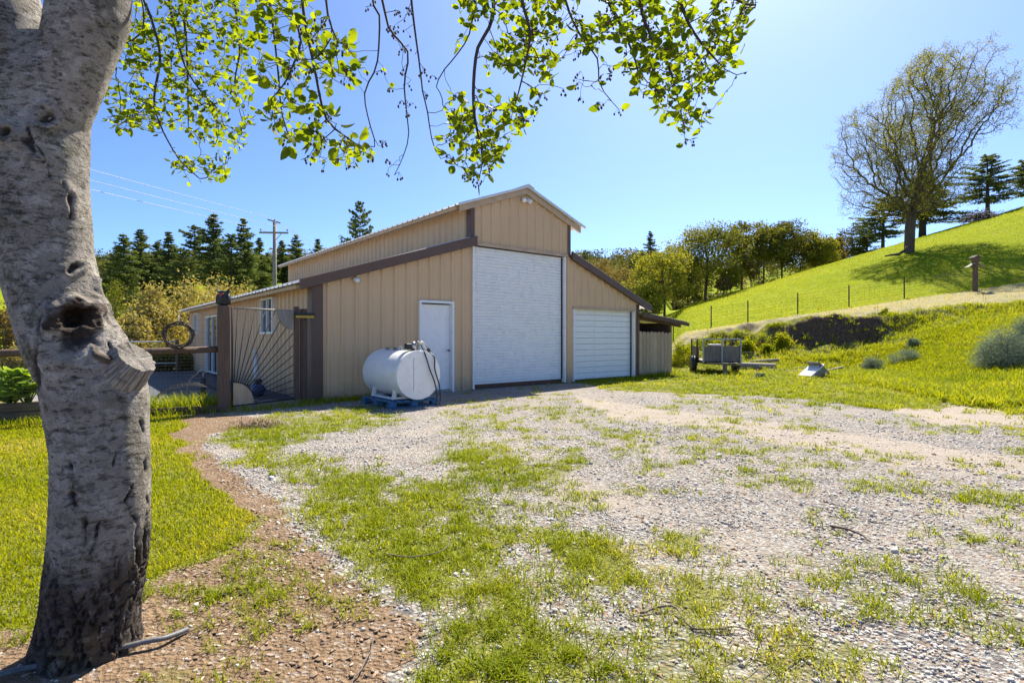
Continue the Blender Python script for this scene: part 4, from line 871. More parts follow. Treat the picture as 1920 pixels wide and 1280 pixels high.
def bark_mat():
    m, nt, bs = new_mat('pale_alder_bark'); v = coords(nt)
    ro, rt, ck, fi = [attr(nt, a) for a in ('rough', 'rot', 'crack', 'fiss')]
    n1 = noise(nt, v, 3.2, 6, .65); n2 = noise(nt, v, 13, 5, .7); n3 = noise(nt, coords(nt, (20, 20, 50)), 1, 4, .7); n4 = noise(nt, coords(nt, (42, 42, 90)), 1, 3, .7); nf = noise(nt, v, 90, 4, .75); vc = N(nt, 'ShaderNodeTexVoronoi', Scale=1.0, feature='DISTANCE_TO_EDGE'); wv = nt.nodes.new('ShaderNodeVectorMath'); wv.operation = 'ADD'; nz3 = N(nt, 'ShaderNodeTexNoise', Scale=6.0, Detail=4.0); nt.links.new(v, nz3.inputs['Vector']); nt.links.new(coords(nt, (9, 9, 16)), wv.inputs[0]); nt.links.new(nz3.outputs['Color'], wv.inputs[1]); nt.links.new(wv.outputs[0], vc.inputs['Vector']); crk = ramp(nt, vc.outputs['Distance'], .0, .035, 1, 0)
    c = mixc(nt, ramp(nt, n1, .35, .68), (.32, .285, .245), (.155, .13, .105)); c = mixc(nt, ramp(nt, n2, .5, .68, 0, .55), c, (.50, .47, .435))
    c = mixc(nt, ramp(nt, noise(nt, v, 5.5, 6, .75), .52, .70, 0, .8), c, (.085, .072, .045))
    c = mixc(nt, ramp(nt, noise(nt, v, 7.5, 6, .8), .55, .64, 0, .75), c, (.06, .062, .03)); c = mixc(nt, ramp(nt, noise(nt, v, 17, 5, .8), .60, .66, 0, .85), c, (.045, .036, .03))
    cm = nt.nodes.new('ShaderNodeMath'); cm.operation = 'MULTIPLY'; nt.links.new(crk, cm.inputs[0]); nt.links.new(ramp(nt, n1, .50, .62, 0, .8), cm.inputs[1]); c = mixc(nt, cm.outputs[0], c, (.06, .048, .04)); c = mixc(nt, ramp(nt, nf, .5, .72, 0, .5), c, (.14, .12, .10))
    c = mixc(nt, ramp(nt, n3, .625, .67), c, (.04, .03, .024)); c = mixc(nt, ramp(nt, n4, .64, .69, 0, .85), c, (.05, .038, .03))
    low = mixc(nt, ramp(nt, n2, .35, .65), (.085, .066, .054), (.035, .026, .021)); low = mixc(nt, ramp(nt, noise(nt, v, 20, 4, .6), .56, .66, 0, .8), low, (.19, .17, .15)); low = mixc(nt, ramp(nt, n1, .52, .66, 0, .5), low, (.17, .12, .05))
    low = mixc(nt, fi, low, (.025, .018, .014))
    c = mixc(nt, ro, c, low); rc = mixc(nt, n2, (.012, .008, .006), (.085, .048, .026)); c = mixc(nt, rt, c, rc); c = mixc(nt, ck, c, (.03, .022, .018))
    nt.links.new(c, bs.inputs['Base Color']); bs.inputs['Roughness'].default_value = .8; bs.inputs['Specular IOR Level'].default_value = .25
    s = nt.nodes.new('ShaderNodeMath'); s.operation = 'SUBTRACT'; nt.links.new(n2, s.inputs[0]); nt.links.new(ramp(nt, n3, .55, .66), s.inputs[1])
    s2 = nt.nodes.new('ShaderNodeMath'); s2.operation = 'MULTIPLY_ADD'; nt.links.new(nf, s2.inputs[0]); s2.inputs[1].default_value = .5; nt.links.new(s.outputs[0], s2.inputs[2])
    bump(nt, s2.outputs[0], bs, .9, .018); return m
M['bark'] = bark_mat()
link('trunk', trunk_mesh(), M['bark'], tree)
def limb_mesh(pts, rad, ns=72, per=40, seed=0, lump=.03, jag=0, stri=0):
    P_ = smoothpts(pts, per); n = len(P_); rr = np.interp(np.linspace(0, len(rad)-1, n), np.arange(len(rad)), rad); mb = MB(); mb.tube(P_, list(rr), ns, cap=False)
    V_ = np.array(mb.v); c = np.repeat(np.array([tuple(p) for p in P_]), ns, 0); nr_ = V_-c; nl = np.linalg.norm(nr_, axis=1)[:, None]
    V_ = c+nr_*(1+lump*3*(fbm(V_*7, 4, seed)[:, None]-.5)+lump*.6*(fbm(V_*45, 3, seed+3)[:, None]-.5))
    if stri:
        ang = np.tile(np.arange(ns)/ns*2*np.pi, n); al = np.repeat(np.linspace(0, 1, n), ns); q_ = np.stack([np.cos(ang)*7, np.sin(ang)*7, al*2.2], 1); V_ = c+(V_-c)*(1+stri*2*(fbm(q_, 4, seed+9)[:, None]-.5))
    if jag: V_[-ns:] += (np.array(P_[-1]-P_[-2])*jag)[None]*(fbm(V_[-ns:]*40, 3, seed+5)[:, None]-.4)
    V_ = np.concatenate([V_, c[-1:]-0*c[-1:]]); f = np.array(mb.f); last = (n-1)*ns
    me = bpy.data.meshes.new('limb'); me.from_pydata([tuple(x) for x in V_-np.array(TO)], [], mb.f+[(last+k, last+(k+1) % ns, len(V_)-1) for k in range(ns)])
    me.polygons.foreach_set('use_smooth', [not stri]*len(me.polygons))
    for nm, a_ in (('ang', np.tile(np.arange(ns)/ns, n)), ('along', np.repeat(np.linspace(0, 1, n), ns))): me.attributes.new(nm, 'FLOAT', 'POINT').data.foreach_set('value', np.append(a_, 1).astype(np.float32))
    me.update(); return me
link('limb', limb_mesh([at(55, 230, TY), at(35, 130, TY), at(2, 30, TY), at(-18, -60, TY+.02), at(-40, -260, TY+.1), at(-90, -600, TY+.3)], [.13, .15, .152, .145, .13, .10], seed=2, per=24), M['bark'], tree)
OVER = [at(100, 270, TY), at(134, 140, TY), at(166, 30, TY), at(178, -70, TY+.02), at(215, -220, TY+.15), at(330, -380, 3.0), at(560, -400, 3.5), at(820, -350, 3.5), at(1060, -290, 3.35), at(1260, -250, 3.3)]
link('limb', limb_mesh(OVER[:6], [.09, .125, .145, .138, .11, .085], seed=4, per=30), M['bark'], tree)
def stub_mat():
    m, nt, bs = new_mat('torn_grey_wood'); v = coords(nt); a, l = attr(nt, 'ang'), attr(nt, 'along'); cb = nt.nodes.new('ShaderNodeCombineXYZ')
    nt.links.new(ramp(nt, a, 0, 1, 0, 60), cb.inputs[0]); nt.links.new(ramp(nt, l, 0, 1, 0, 3), cb.inputs[1]); n1 = noise(nt, cb.outputs[0], 1.0, 5, .7, .6); n2 = noise(nt, v, 30, 4, .7)
    c = mixc(nt, ramp(nt, n1, .35, .62), (.09, .07, .055), (.46, .42, .37)); c = mixc(nt, ramp(nt, n2, .55, .7, 0, .7), c, (.10, .08, .06)); nt.links.new(c, bs.inputs['Base Color']); bs.inputs['Roughness'].default_value = .85; bs.inputs['Specular IOR Level'].default_value = .2
    s = nt.nodes.new('ShaderNodeMath'); s.operation = 'ADD'; nt.links.new(n1, s.inputs[0]); nt.links.new(n2, s.inputs[1]); bump(nt, s.outputs[0], bs, .9, .02); return m
M['stub'] = stub_mat()
stub = link('broken_limb', limb_mesh([at(150, 765, TY), at(185, 735, TY), at(226, 700, TY-.02), at(256, 670, TY-.03)], [.15, .128, .100, .080], seed=8, per=16, lump=.09, jag=6, stri=.14), M['stub'], tree, label='weathered broken limb stub on the right side of the trunk')
# crown in view: limbs hang from the big limb overhead
nodes, par = [], []
def addline(pts, root=None, step=.06):
    P_ = smoothpts(pts, 12); out = [P_[0]]; ids = []
    for p in P_[1:]:
        if (p-out[-1]).length >= step: out.append(p)
    for i, p in enumerate(out):
        nodes.append(p); par.append((root if root is not None else -1) if i == 0 else len(nodes)-2); ids.append(len(nodes)-1)
    return ids
main = addline(OVER[5:])
RF = {}
def hang(pts, depth, ddep=0, root=None, fat=1.0):
    P_ = [at(u, v, depth+ddep*i/len(pts)) for i, (u, v) in enumerate(pts)]
    r_ = min(main, key=lambda i: (nodes[i]-P_[0]).length) if root is None else root
    mid = (nodes[r_]+P_[0])/2+Vector((0, 0, .05)); ids = addline([nodes[r_].lerp(P_[0], .15), mid]+P_, r_)
    for j, i in enumerate(ids): RF[i] = (.0135*(1-j/len(ids))**1.2+.0022)*depth/3.4*fat
    return ids
hang([(300, -160), (317, 0), (330, 60), (346, 122), (372, 165), (400, 195), (425, 225)], 4.4, fat=1.5)
hang([(330, -100), (348, 60), (352, 150), (353, 240)], 4.6); hang([(430, -150), (440, 0), (450, 90), (440, 160), (455, 230)], 4.5)
hang([(250, -120), (270, 30), (255, 72), (235, 80), (215, 130)], 4.3); hang([(240, -100), (285, 40), (300, 110), (290, 200), (330, 290), (380, 340)], 4.4)
hang([(520, -160), (539, 0), (555, 41), (564, 81), (552, 116), (535, 155), (500, 195)], 2.8); hang([(545, -120), (570, 30), (588, 120), (610, 219), (640, 250), (690, 285)], 2.8); hang([(480, -120), (505, 0), (520, 120), (530, 220), (555, 280)], 2.95)
hang([(600, -150), (612, 10), (625, 60), (640, 90)], 2.5)
hang([(690, -160), (699, 0), (711, 25), (710, 91), (704, 130), (684, 172), (690, 220), (705, 270)], 3.1); b2 = hang([(705, -140), (724, 34), (748, 75), (766, 103), (758, 156), (763, 215), (766, 259), (752, 303), (738, 331)], 3.1); hang([(770, -120), (790, 150), (800, 200), (812, 270), (835, 310)], 3.1)
hang([(870, -160), (889, 0), (885, 40), (877, 72), (855, 105), (830, 135), (815, 165)], 3.2); hang([(905, -160), (925, 0), (917, 53), (896, 90), (888, 156), (890, 220), (905, 300), (893, 345)], 3.2); hang([(960, -160), (979, 0), (994, 59), (985, 120), (968, 190)], 3.0)
hang([(1030, -140), (1060, 0), (1090, 70), (1120, 110), (1125, 160), (1160, 205)], 3.2); hang([(1170, -160), (1200, 0), (1207, 37), (1225, 75), (1244, 100), (1265, 160), (1285, 250)], 3.0); hang([(1240, -160), (1275, 0), (1300, 60), (1340, 110), (1375, 140), (1410, 132)], 3.0); hang([(1270, -170), (1330, -40), (1390, 5), (1420, 10)], 3.1); hang([(1090, -160), (1130, -20), (1160, 40), (1190, 110), (1205, 175)], 3.2)
CL = [([(205, -60), (460, -60), (475, 120), (470, 225), (430, 330), (350, 345), (270, 262), (192, 235), (190, 160), (225, 60)], 4.1, 4.9, 640, 1.3),
 ([(470, -60), (560, -60), (600, 60), (660, 60), (690, 130), (620, 180), (640, 240), (722, 290), (650, 318), (560, 290), (480, 240)], 2.5, 3.05, 310, 1.2),
 ([(590, 20), (660, 70), (665, 130), (605, 135)], 2.35, 2.6, 16, 1.0),
 ([(630, -60), (760, -60), (800, 120), (835, 200), (785, 320), (738, 335), (700, 260), (680, 120)], 3.0, 3.3, 70, .03),
 ([(840, -60), (1060, -60), (1040, 140), (1005, 220), (955, 275), (900, 345), (855, 330), (825, 260), (850, 180), (880, 120), (830, 110), (860, 60)], 2.9, 3.6, 480, 1.35),
 ([(1060, -60), (1430, -60), (1415, 20), (1385, 110), (1335, 165), (1310, 240), (1290, 265), (1240, 215), (1190, 165), (1160, 90), (1080, 90)], 2.75, 3.5, 580, 1.45),
 ([(1060, 90), (1150, 100), (1160, 210), (1060, 170)], 2.9, 3.2, 26, .1)]
att = []; bare = []
for poly, d0, d1, n, lf in CL:
    us = [p[0] for p in poly]; vs_ = [p[1] for p in poly]; c = 0
    while c < n:
        u, v = random.uniform(min(us), max(us)), random.uniform(min(vs_), max(vs_))
        if inpoly(poly, np.array([u]), np.array([v]))[0] and vnoise(np.array([[u/55, v/55, d0]]), 3)[0] > .30:
            att.append(at(u, v, random.uniform(d0, d1))); c += 1
nodes2, par2 = colonize(att, nodes, par, .045, .5, .05, 90, (0, 0, -.12), .35)
nodes, par = nodes2, par2
mb = MB(); rad = skel_mesh(mb, [n-TO for n in nodes], par, .0016, 2.2, .07, (4, 7), RF); tw = mb.build('twigs', M['twig'], tree)
def leaf_mesh(Ln, W, bend, t):
    rows = [(0, .0), (.10, .30), (.30, .48), (.52, .50), (.74, .38), (.90, .18), (1.0, 0.0)]; vs = []; fs = []
    for f_, w_ in rows: vs += [(f_*Ln, -w_*W, .12*W*w_*2-bend*Ln*f_*f_), (f_*Ln, 0, -bend*Ln*f_*f_-.02*Ln*0), (f_*Ln, w_*W, .12*W*w_*2-bend*Ln*f_*f_)]
    for i in range(len(rows)-1):
        b = 3*i; fs += [(b, b+1, b+4, b+3), (b+1, b+2, b+5, b+4)]
    s_ = .28*Ln; vs = [(x+s_, y, z) for x, y, z in vs]; n_ = len(vs); vs += [(0, -.0007, 0), (0, .0007, 0), (s_*1.05, .0007, 0), (s_*1.05, -.0007, 0)]; fs.append((n_, n_+1, n_+2, n_+3)); return vs, fs
# leaves: spots along the thin twigs
leafv = random.Random(8); spots = []
bb = [(np.array([p[0] for p in poly]), np.array([p[1] for p in poly]), poly, lf) for poly, _, _, _, lf in CL]
chn, _ = chains(par)
for i, p in enumerate(nodes):
    if i in main or rad[i] > .0068 or par[i] < 0: continue
    U_ = CX+FPX*p.x/p.y; V_ = CY-FPX*(p.z-CAM_H)/p.y; lf = .75
    for poly, d0, d1, n, l_ in CL:
        if d0-.25 < p.y < d1+.25 and inpoly(poly, np.array([U_]), np.array([V_]))[0]: lf = l_; break
    else:
        if 660 < U_ < 850: lf = .05
    if rad[i] > .0042: lf *= .4
    k = lf*(.95 if chn[i] else 2.0)
    while k > 0:
        if leafv.random() < k:
            d = (p-nodes[par[i]]).normalized(); sd = Vector((leafv.gauss(0, 1), leafv.gauss(0, 1), leafv.gauss(0, .7))).normalized()
            x = (d*.35+sd*.8+Vector((0, 0, -.1))).normalized(); spots.append((p, x, leafv.choice((.45, .7, .9, 1.0, 1.1, 1.35))*leafv.uniform(.85, 1.15), leafv.random()))
        k -= 1
LM = [leaf_mesh(.047, .034, b_, 0) for b_ in (.05, .22, .42, -.18)]
def leaf_rot(x, roll):
    y = x.cross(Vector((0, 0, 1))); y = y.normalized() if y.length > 1e-4 else Vector((0, 1, 0)); z = x.cross(y)
    y2 = y*math.cos(roll)+z*math.sin(roll); z2 = x.cross(y2); return Matrix((x, y2, z2)).transposed()
shown = [s for s in spots if -20 < CX+FPX*s[0].x/s[0].y < 1940 and CY-FPX*(s[0].z-CAM_H)/s[0].y > -20]
shown.sort(key=lambda s: s[0].y/s[2]); near = shown[:300]; nid = {id(s) for s in near}
LD = []
for j in range(4):
    for t in (.1, .4, .7, .95):
        me = MB().add(*LM[j], True).mesh('leaf'); LD.append(tintmesh(me, t)); me.materials.append(M['leaf_fg'])
for s in near:
    p, x, sc, t = s; o = link('leaf', leafv.choice(LD), None, tw); o.matrix_local = Matrix.Translation(p-TO) @ leaf_rot(x, leafv.uniform(-1.2, 1.2)).to_4x4() @ Matrix.Scale(sc, 4)
rest = [s for s in spots if id(s) not in nid]; Vl, Fl, Tl = [], [], []
for p, x, sc, t in rest:
    vs, fs = leafv.choice(LM); m3 = leaf_rot(x, leafv.uniform(-1.2, 1.2)); b0 = len(Vl)
    Vl += [tuple(m3 @ (Vector(v)*sc)+p-TO) for v in vs]; Fl += [tuple(i+b0 for i in f) for f in fs]; Tl += [t]*len(vs)
lo = link('leaves', npmesh('leaves', Vl, Fl, dict(tint=Tl), True), M['leaf_fg'], tree, kind='stuff')
# little woody cones on the bare twigs
mb = MB()
tips = [i for i in range(len(nodes)) if not chn[i] and rad[i] < .004]
for i in tips:
    p = nodes[i]-TO; U_ = CX+FPX*nodes[i].x/nodes[i].y
    if leafv.random() < (.95 if 640 < U_ < 850 or 1050 < U_ < 1165 else .30):
        for j in range(leafv.randint(2, 5)):
            q = p+Vector((leafv.uniform(-.025, .025), leafv.uniform(-.025, .025), -leafv.uniform(.0, .035))); mb.tube([p, q], .0009, 3, False)
            mb.lathe([(.0015, 0), (.0055, -.004), (.006, -.009), (.002, -.016)], q, None, 6)
mb.build('cones', M['twig'], tree, kind='stuff')
print('fg nodes', len(nodes), 'leaves', len(spots), 'shown', len(shown))
# ------------------------------------------------------------------ broadleaf trees, pines, shrubs
def broadleaf(base, H, W, seed, lm, label, cat='tree', name='oak_tree', group=None, nleaf=4200, lsize=.20, trunk=.25, tr=None, clear=.28, lean=(0, 0), bark='bark_oak', nc=46):
    rn = np.random.default_rng(seed); base = Vector(base); o = empty(name, base, 0, label=label, cat=cat, group=group)
    c0 = np.array([lean[0], lean[1], H*(clear+(1-clear)*.52)]); ax = np.array([W/2, W/2, H*(1-clear)*.52])
    d = rn.normal(size=(nc, 3)); d /= np.linalg.norm(d, axis=1)[:, None]; rr = rn.uniform(.35, 1, nc)**.6; lob = .72+.5*fbm(d*1.6+seed, 2, seed)
    C = c0+d*ax*(rr*lob)[:, None]; C[:, 2] = np.maximum(C[:, 2], H*clear*.7)
    tp = [Vector((0, 0, -.3)), Vector((lean[0]*.1, lean[1]*.1, H*clear*.5)), Vector((lean[0]*.35, lean[1]*.35, H*clear))]
    nd = [tp[0], (tp[0]+tp[1])/2, tp[1], (tp[1]+tp[2])/2, tp[2]]; pr = [-1, 0, 1, 2, 3]
    nd, pr = colonize([tuple(x) for x in C], nd, pr, H*.055, H*1.2, H*.05, 40, (0, 0, .1), .3)
    mb = MB(); skel_mesh(mb, nd, pr, H*.0035, 2.1, None, (4, 7)); mb.build('trunk', M[bark], o)
    per = nleaf//nc; cs = rn.uniform(.6, 1.3, nc)*W*.13
    P = np.repeat(C, per, 0)+np.clip(rn.normal(size=(nc*per, 3)), -1.5, 1.5)*np.repeat(cs, per)[:, None]*np.array([1, 1, .75])*.72
    sh = np.repeat(rn.uniform(0, .55, nc), per); t = np.clip(sh+rn.random(nc*per)*.45, 0, 1)
    link('crown', cards(P, lsize*rn.uniform(.6, 1.3, len(P)), .65, .2, t, 'crown'), M[lm], o); return o
def tbase(u, Y, dz=0): x = (u-CX)/FPX*Y; return Vector((x, Y, tz(x, Y)+dz))
def fit(u, vtop, wpx, Y, dz=0):        # base on the terrain, height so that the top reaches vtop
    b = tbase(u, Y, dz); return b, at(u, vtop, Y).z-b.z, wpx/FPX*Y
OG = 'oaks along the edge of the meadow'
for i, (u, vt, w, Y, lm, lab, kw) in enumerate((
 (1246, 470, 84, 57, 'leaf_yellow', 'yellow-green young tree with a straight thin trunk nearest the barn', dict(clear=.30, nleaf=5200)),
 (1322, 428, 112, 63, 'leaf_oak', 'broad olive-gold oak, tallest of the left meadow trees', dict(nleaf=8000, nc=64, lean=(.6, 0))),
 (1290, 500, 60, 66, 'leaf_oakdark', 'dark oak low between the young tree and the golden oak', dict(clear=.1)),
 (1390, 420, 60, 66, 'leaf_oakdark', 'dark leaning oak with bare lower trunk on the meadow edge', dict(clear=.42, nleaf=4600, lean=(.5, 0))),
 (1432, 424, 62, 69, 'leaf_oak', 'olive oak right of the leaning dark oak', dict(clear=.35)),
 (1466, 418, 78, 70, 'leaf_oakdark', 'wide dark oak with the highest crown of the row', dict(clear=.22, nleaf=6000)),
 (1500, 440, 64, 72, 'leaf_oak', 'rounded olive oak behind the wide dark oak', dict(clear=.15)),
 (1535, 440, 48, 70, 'leaf_yellow', 'bright yellow-green oak at the right end of the row', dict(clear=.12)),
 (1560, 446, 36, 74, 'leaf_tan', 'russet small tree right of the yellow-green oak', dict(clear=.12)),
 (1600, 428, 56, 78, 'leaf_scrub', 'greyish thin tree on the skyline left of the bare oak', dict(clear=.3, nleaf=2600)),
 (1370, 500, 34, 62, 'leaf_yellow', 'small pale yellow tree in front of the leaning oak', dict(clear=.3, nleaf=1800)),
 (1408, 488, 36, 65, 'leaf_tan', 'small tan budding tree among the oak trunks', dict(clear=.35, nleaf=1600)),
 (1356, 520, 24, 61, 'leaf_tan', 'little tan sapling at the meadow edge', dict(clear=.2, nleaf=900)),
 (1200, 525, 62, 55, 'leaf_yellow', 'pale yellow bushy tree just above the barn roof', dict(clear=.12, nleaf=4200)),
 (1165, 506, 62, 72, 'leaf_tan', 'grey-tan budding tree behind the right lean-to roof', dict(clear=.15, nleaf=3400)),
 (1125, 490, 60, 95, 'leaf_tan', 'brownish tree above the rake of the right lean-to', dict(clear=.15, lsize=.26)),
 (1208, 470, 52, 100, 'leaf_scrub', 'dull green tree in front of the far pine', dict(clear=.15, lsize=.28)),
 (1262, 455, 40, 105, 'leaf_scrub', 'grey-green tree right of the far pine', dict(clear=.2, lsize=.28)))):
    b, H, W = fit(u, vt, w*1.28, Y); kw['nleaf'] = int(kw.get('nleaf', 4200)*1.7); broadleaf(b, H, W, 100+i, lm, lab, group=OG, **dict(dict(lsize=.23), **kw))
# pines: one builder, four crowns shared by scaled copies
def pine_meshes(seed, H=12., Rb=2.3, bare=.12, dens=1.0, dome=False):
    rn = random.Random(seed); mb = MB(); mb.tube([(0, 0, -.4), (0.03, 0, H*.5), (0, 0.02, H)], [.22, .13, .02], 8); pts = []; z = H*bare
    while z < H*.985:
        f = (z/H-bare)/(1-bare); L = Rb*((1-f)**.85*(.6+.4*min(1, f*5+.3)) if not dome else (1-f**2.2)**.6*(.55+.45*min(1, f*3)))*rn.choice((.7, 1, 1, 1.15)); nb = rn.randint(5, 7)
        for k in range(nb):
            a = rn.uniform(0, 6.28); l = L*rn.uniform(.45, 1.25)+.10; up = .25+.5*f; e = Vector((l*math.cos(a), l*math.sin(a), l*(up-.30)))
            mb.tube([(0, 0, z), (e.x*.5, e.y*.5, z+e.z*.35), (e.x, e.y, z+e.z)], [.035*(1-f)+.012, .02, .006], 4, False)
            m = max(2, int(l*4.2*dens))
            for j in range(m):
                t = .3+.7*(j+rn.random())/m; pts.append((e.x*t, e.y*t, z+e.z*t*t+.05))
        z += rn.uniform(.3, .46)
    C = np.array(pts); per = 15; P = np.repeat(C, per, 0)+rng.normal(size=(len(C)*per, 3))*np.array([.22, .22, .13])*np.clip(1.25-C[:, 2:3].repeat(per, 0)/H, .3, 1)
    t = np.clip(np.repeat(rng.uniform(0, .6, len(C)), per)+rng.random(len(P))*.4-.05, 0, 1)
    return mb.mesh('trunk'), cards(P, rng.uniform(.2, .46, len(P)), .32, .1, t, 'crown')
PM = [pine_meshes(1, 12, 2.0), pine_meshes(2, 12, 1.7, .16, .9), pine_meshes(3, 12, 2.5, .1, 1.0), pine_meshes(4, 12, 2.3, .3, .8), pine_meshes(5, 12, 2.6, .3, .75, True), pine_meshes(6, 12, 2.2, .18, .8)]
for a, b in PM: a.materials.append(M['bark_dark']); b.materials.append(M['leaf_pine'])
def pine(u, vt, wpx, Y, kind, lab, grp, base_px=None):
    b, H, W = fit(u, vt, wpx*1.55, Y); R0 = (2.0, 1.7, 2.5, 2.3, 2.6, 2.2)[kind]; o = empty('pine_tree', b, random.uniform(0, 6), label=lab, cat='pine', group=grp)
    for nm, me in zip(('trunk', 'crown'), PM[kind]): c = link(nm, me, None, o); c.scale = (W/2/R0, W/2/R0, H/12.0)
    o.rotation_euler[0] = random.uniform(-.035, .035); o.rotation_euler[1] = random.uniform(-.04, .04); return o
PG = 'pines on the rise behind the barn'
for u, vt, w, Y, kd, lab in ((214, 462, 40, 70, 1, 'leftmost dark pine beside the big pale trunk'), (236, 436, 60, 62, 5, 'broad pine right of the leftmost one'), (264, 431, 56, 74, 0, 'slim pine, third of the left pine row'), (292, 450, 46, 78, 5, 'shorter pine, fourth of the left pine row'),
 (318, 436, 50, 72, 0, 'narrow pine, fifth of the left pine row'), (343, 470, 44, 66, 4, 'low yellowish pine in front of the left row'), (360, 424, 56, 80, 4, 'wide dark pine left of the tallest pine'), (401, 397, 60, 76, 5, 'tallest pine of the row, left of the utility pole'), (432, 440, 46, 70, 4, 'pine filling the gap right of the tallest pine'),
 (463, 409, 54, 72, 2, 'dense pointed pine second from the utility pole'), (487, 446, 36, 84, 0, 'slender pine just left of the utility pole'), (503, 474, 28, 96, 1, 'small far pine behind the utility pole'), (531, 451, 36, 100, 0, 'dark far pine right of the utility pole'), (557, 439, 40, 100, 2, 'bushy far pine above the left roof end'),
 (594, 448, 30, 105, 1, 'little pine top peeping over the clerestory roof'), (675, 380, 44, 60, 4, 'lone pine rising behind the middle of the barn roof')):
    pine(u, vt, w, Y, kd, lab, PG)
for u, vt, w, Y, kd, lab in ((1221, 431, 26, 150, 5, 'far conical pine on the wooded hill right of the barn'), (1201, 470, 26, 140, 1, 'dark narrow conifer in front of the far conical pine'), (1097, 469, 16, 150, 4, 'small round-topped pine on the far hill by the roof'), (1655, 372, 60, 70, 4, 'dark pine behind the left foot of the bare oak'),
 (1729, 320, 96, 68, 3, 'pine hidden behind the trunk of the bare oak'), (1852, 292, 64, 66, 4, 'spreading pine on the skyline right of the bare oak'), (1925, 300, 50, 66, 4, 'pine cut by the right edge of the picture'), (1625, 415, 40, 76, 4, 'low pine on the skyline left of the bare oak')):
    pine(u, vt, w, Y, kd, lab, 'pines on the right skyline')
# the big bare oak on the meadow
OY = 48.0; ob = tbase(1705, OY); oak = empty('bare_oak', ob, 0, label='huge nearly leafless oak with spreading branches on the green hillside', cat='tree')
CP = [(1725+(u_-1725)*.80, 95+(v_-90)*.97) for u_, v_ in [(1572, 262), (1600, 190), (1650, 160), (1690, 120), (1740, 95), (1790, 90), (1852, 125), (1870, 160), (1890, 205), (1878, 240), (1850, 290), (1835, 330), (1800, 385), (1745, 408), (1640, 408), (1572, 392), (1600, 350), (1580, 310)]]
att = []; us = [p[0] for p in CP]; vs_ = [p[1] for p in CP]
while len(att) < 3200:
    u, v = random.uniform(min(us), max(us)), random.uniform(min(vs_), max(vs_))
    if not inpoly(CP, np.array([u]), np.array([v]))[0]: continue
    half = 4.8*math.sqrt(max(.05, 1-((v-250)/190)**2)); p = at(u, v, OY); dy = random.uniform(-half, half); sx = p.x-at(1720, 0, OY).x
    if (sx/7.6)**2+(dy/6.)**2 > 1.0 or vnoise(np.array([[p.x*.42, dy*.42, p.z*.42]]), 12)[0] < .40: continue
    att.append(Vector((p.x, OY+dy, p.z))-ob)
tk = [Vector((0, 0, -.4)), Vector((0, 0, .6)), Vector((.03, 0, 1.2)), Vector((.05, 0, 1.9)), Vector((.1, 0, 2.6)), Vector((.15, 0, 3.2))]
nd, pr = colonize(att, tk, [-1, 0, 1, 2, 3, 4], .32, 3.6, .40, 120, (0, 0, .05), .5)
# fine end twigs
chn2, _ = chains(pr); n0 = len(nd); tv = random.Random(3)
for i in range(6, n0):
    for _ in range(4 if not chn2[i] else (2 if tv.random() < .4 else 1)):
        d = (nd[i]-nd[pr[i]]).normalized(); p = nd[i]; j = i
        for s in range(3): d = (d+Vector((tv.gauss(0, .5), tv.gauss(0, .5), tv.gauss(.05, .45)))).normalized(); p = p+d*.25; nd.append(p); pr.append(j); j = len(nd)-1
mb = MB(); rad2 = skel_mesh(mb, nd, pr, .0075, 2.25, .55, (3, 6)); mb.build('trunk', M['bark_oak'], oak)
lp = np.array([tuple(nd[i]) for i in range(n0, len(nd))]); hi = (lp[:, 2]/lp[:, 2].max()); sel = rng.random(len(lp)) < .15+.95*hi*fbm(lp*.35, 2, 8)
lp = lp[sel]; lp = np.repeat(lp, 7, 0)+rng.normal(size=(len(lp)*7, 3))*.15
link('crown', cards(lp, rng.uniform(.06, .13, len(lp)), .7, 0), M['leaf_yellow'], oak, kind='stuff')
for u, v, r_ in ((1812, 262, .75), (1812, 296, .5), (1730, 205, .6), (1710, 180, .5), (1790, 212, .45), (1680, 386, .7), (1772, 352, .6), (1735, 150, .4)):
    c = np.array(at(u, v, OY)-ob)+np.array([0, random.uniform(-2, 2), 0]); P = c+rng.normal(size=(420, 3))*r_*.42*np.array([1, 1, 1.25])
    link('mistletoe', cards(P, rng.uniform(.08, .16, len(P)), .5), M['leaf_oakdark'], oak, kind='stuff')
print('oak nodes', len(nd))
o = empty('fallen_branch', tbase(1690, 47), R(8), label='fallen branch on the grass left of the bare oak trunk', cat='branch'); part('branch', MB().tube([(-1.6, 0, .0), (-.9, .05, .12), (-.3, 0, .18), (.4, 0, .55), (.6, .1, .85)], [.05, .09, .12, .13, .12], 8), M['bark_oak'], o)
bp_ = empty('brush_pile', tbase(1841, 60), 0, label='heap of cut brown brushwood on the skyline under the right pine', cat='brush pile'); mb = MB()
for i in range(420):
    a = random.uniform(0, 6.28); rr = random.random()**.5*2.0; h_ = random.uniform(0, 1.15)*(1-(rr/2.1)**2); p = Vector((rr*math.cos(a), rr*math.sin(a)*.7, h_+.02)); d = Vector((random.gauss(0, 1), random.gauss(0, 1), random.gauss(0, .3))).normalized()*random.uniform(.3, .8); mb.tube([p-d, p+d], [.025, .012], 4, False)
part('brushwood', mb, M['rod'], bp_, kind='stuff')
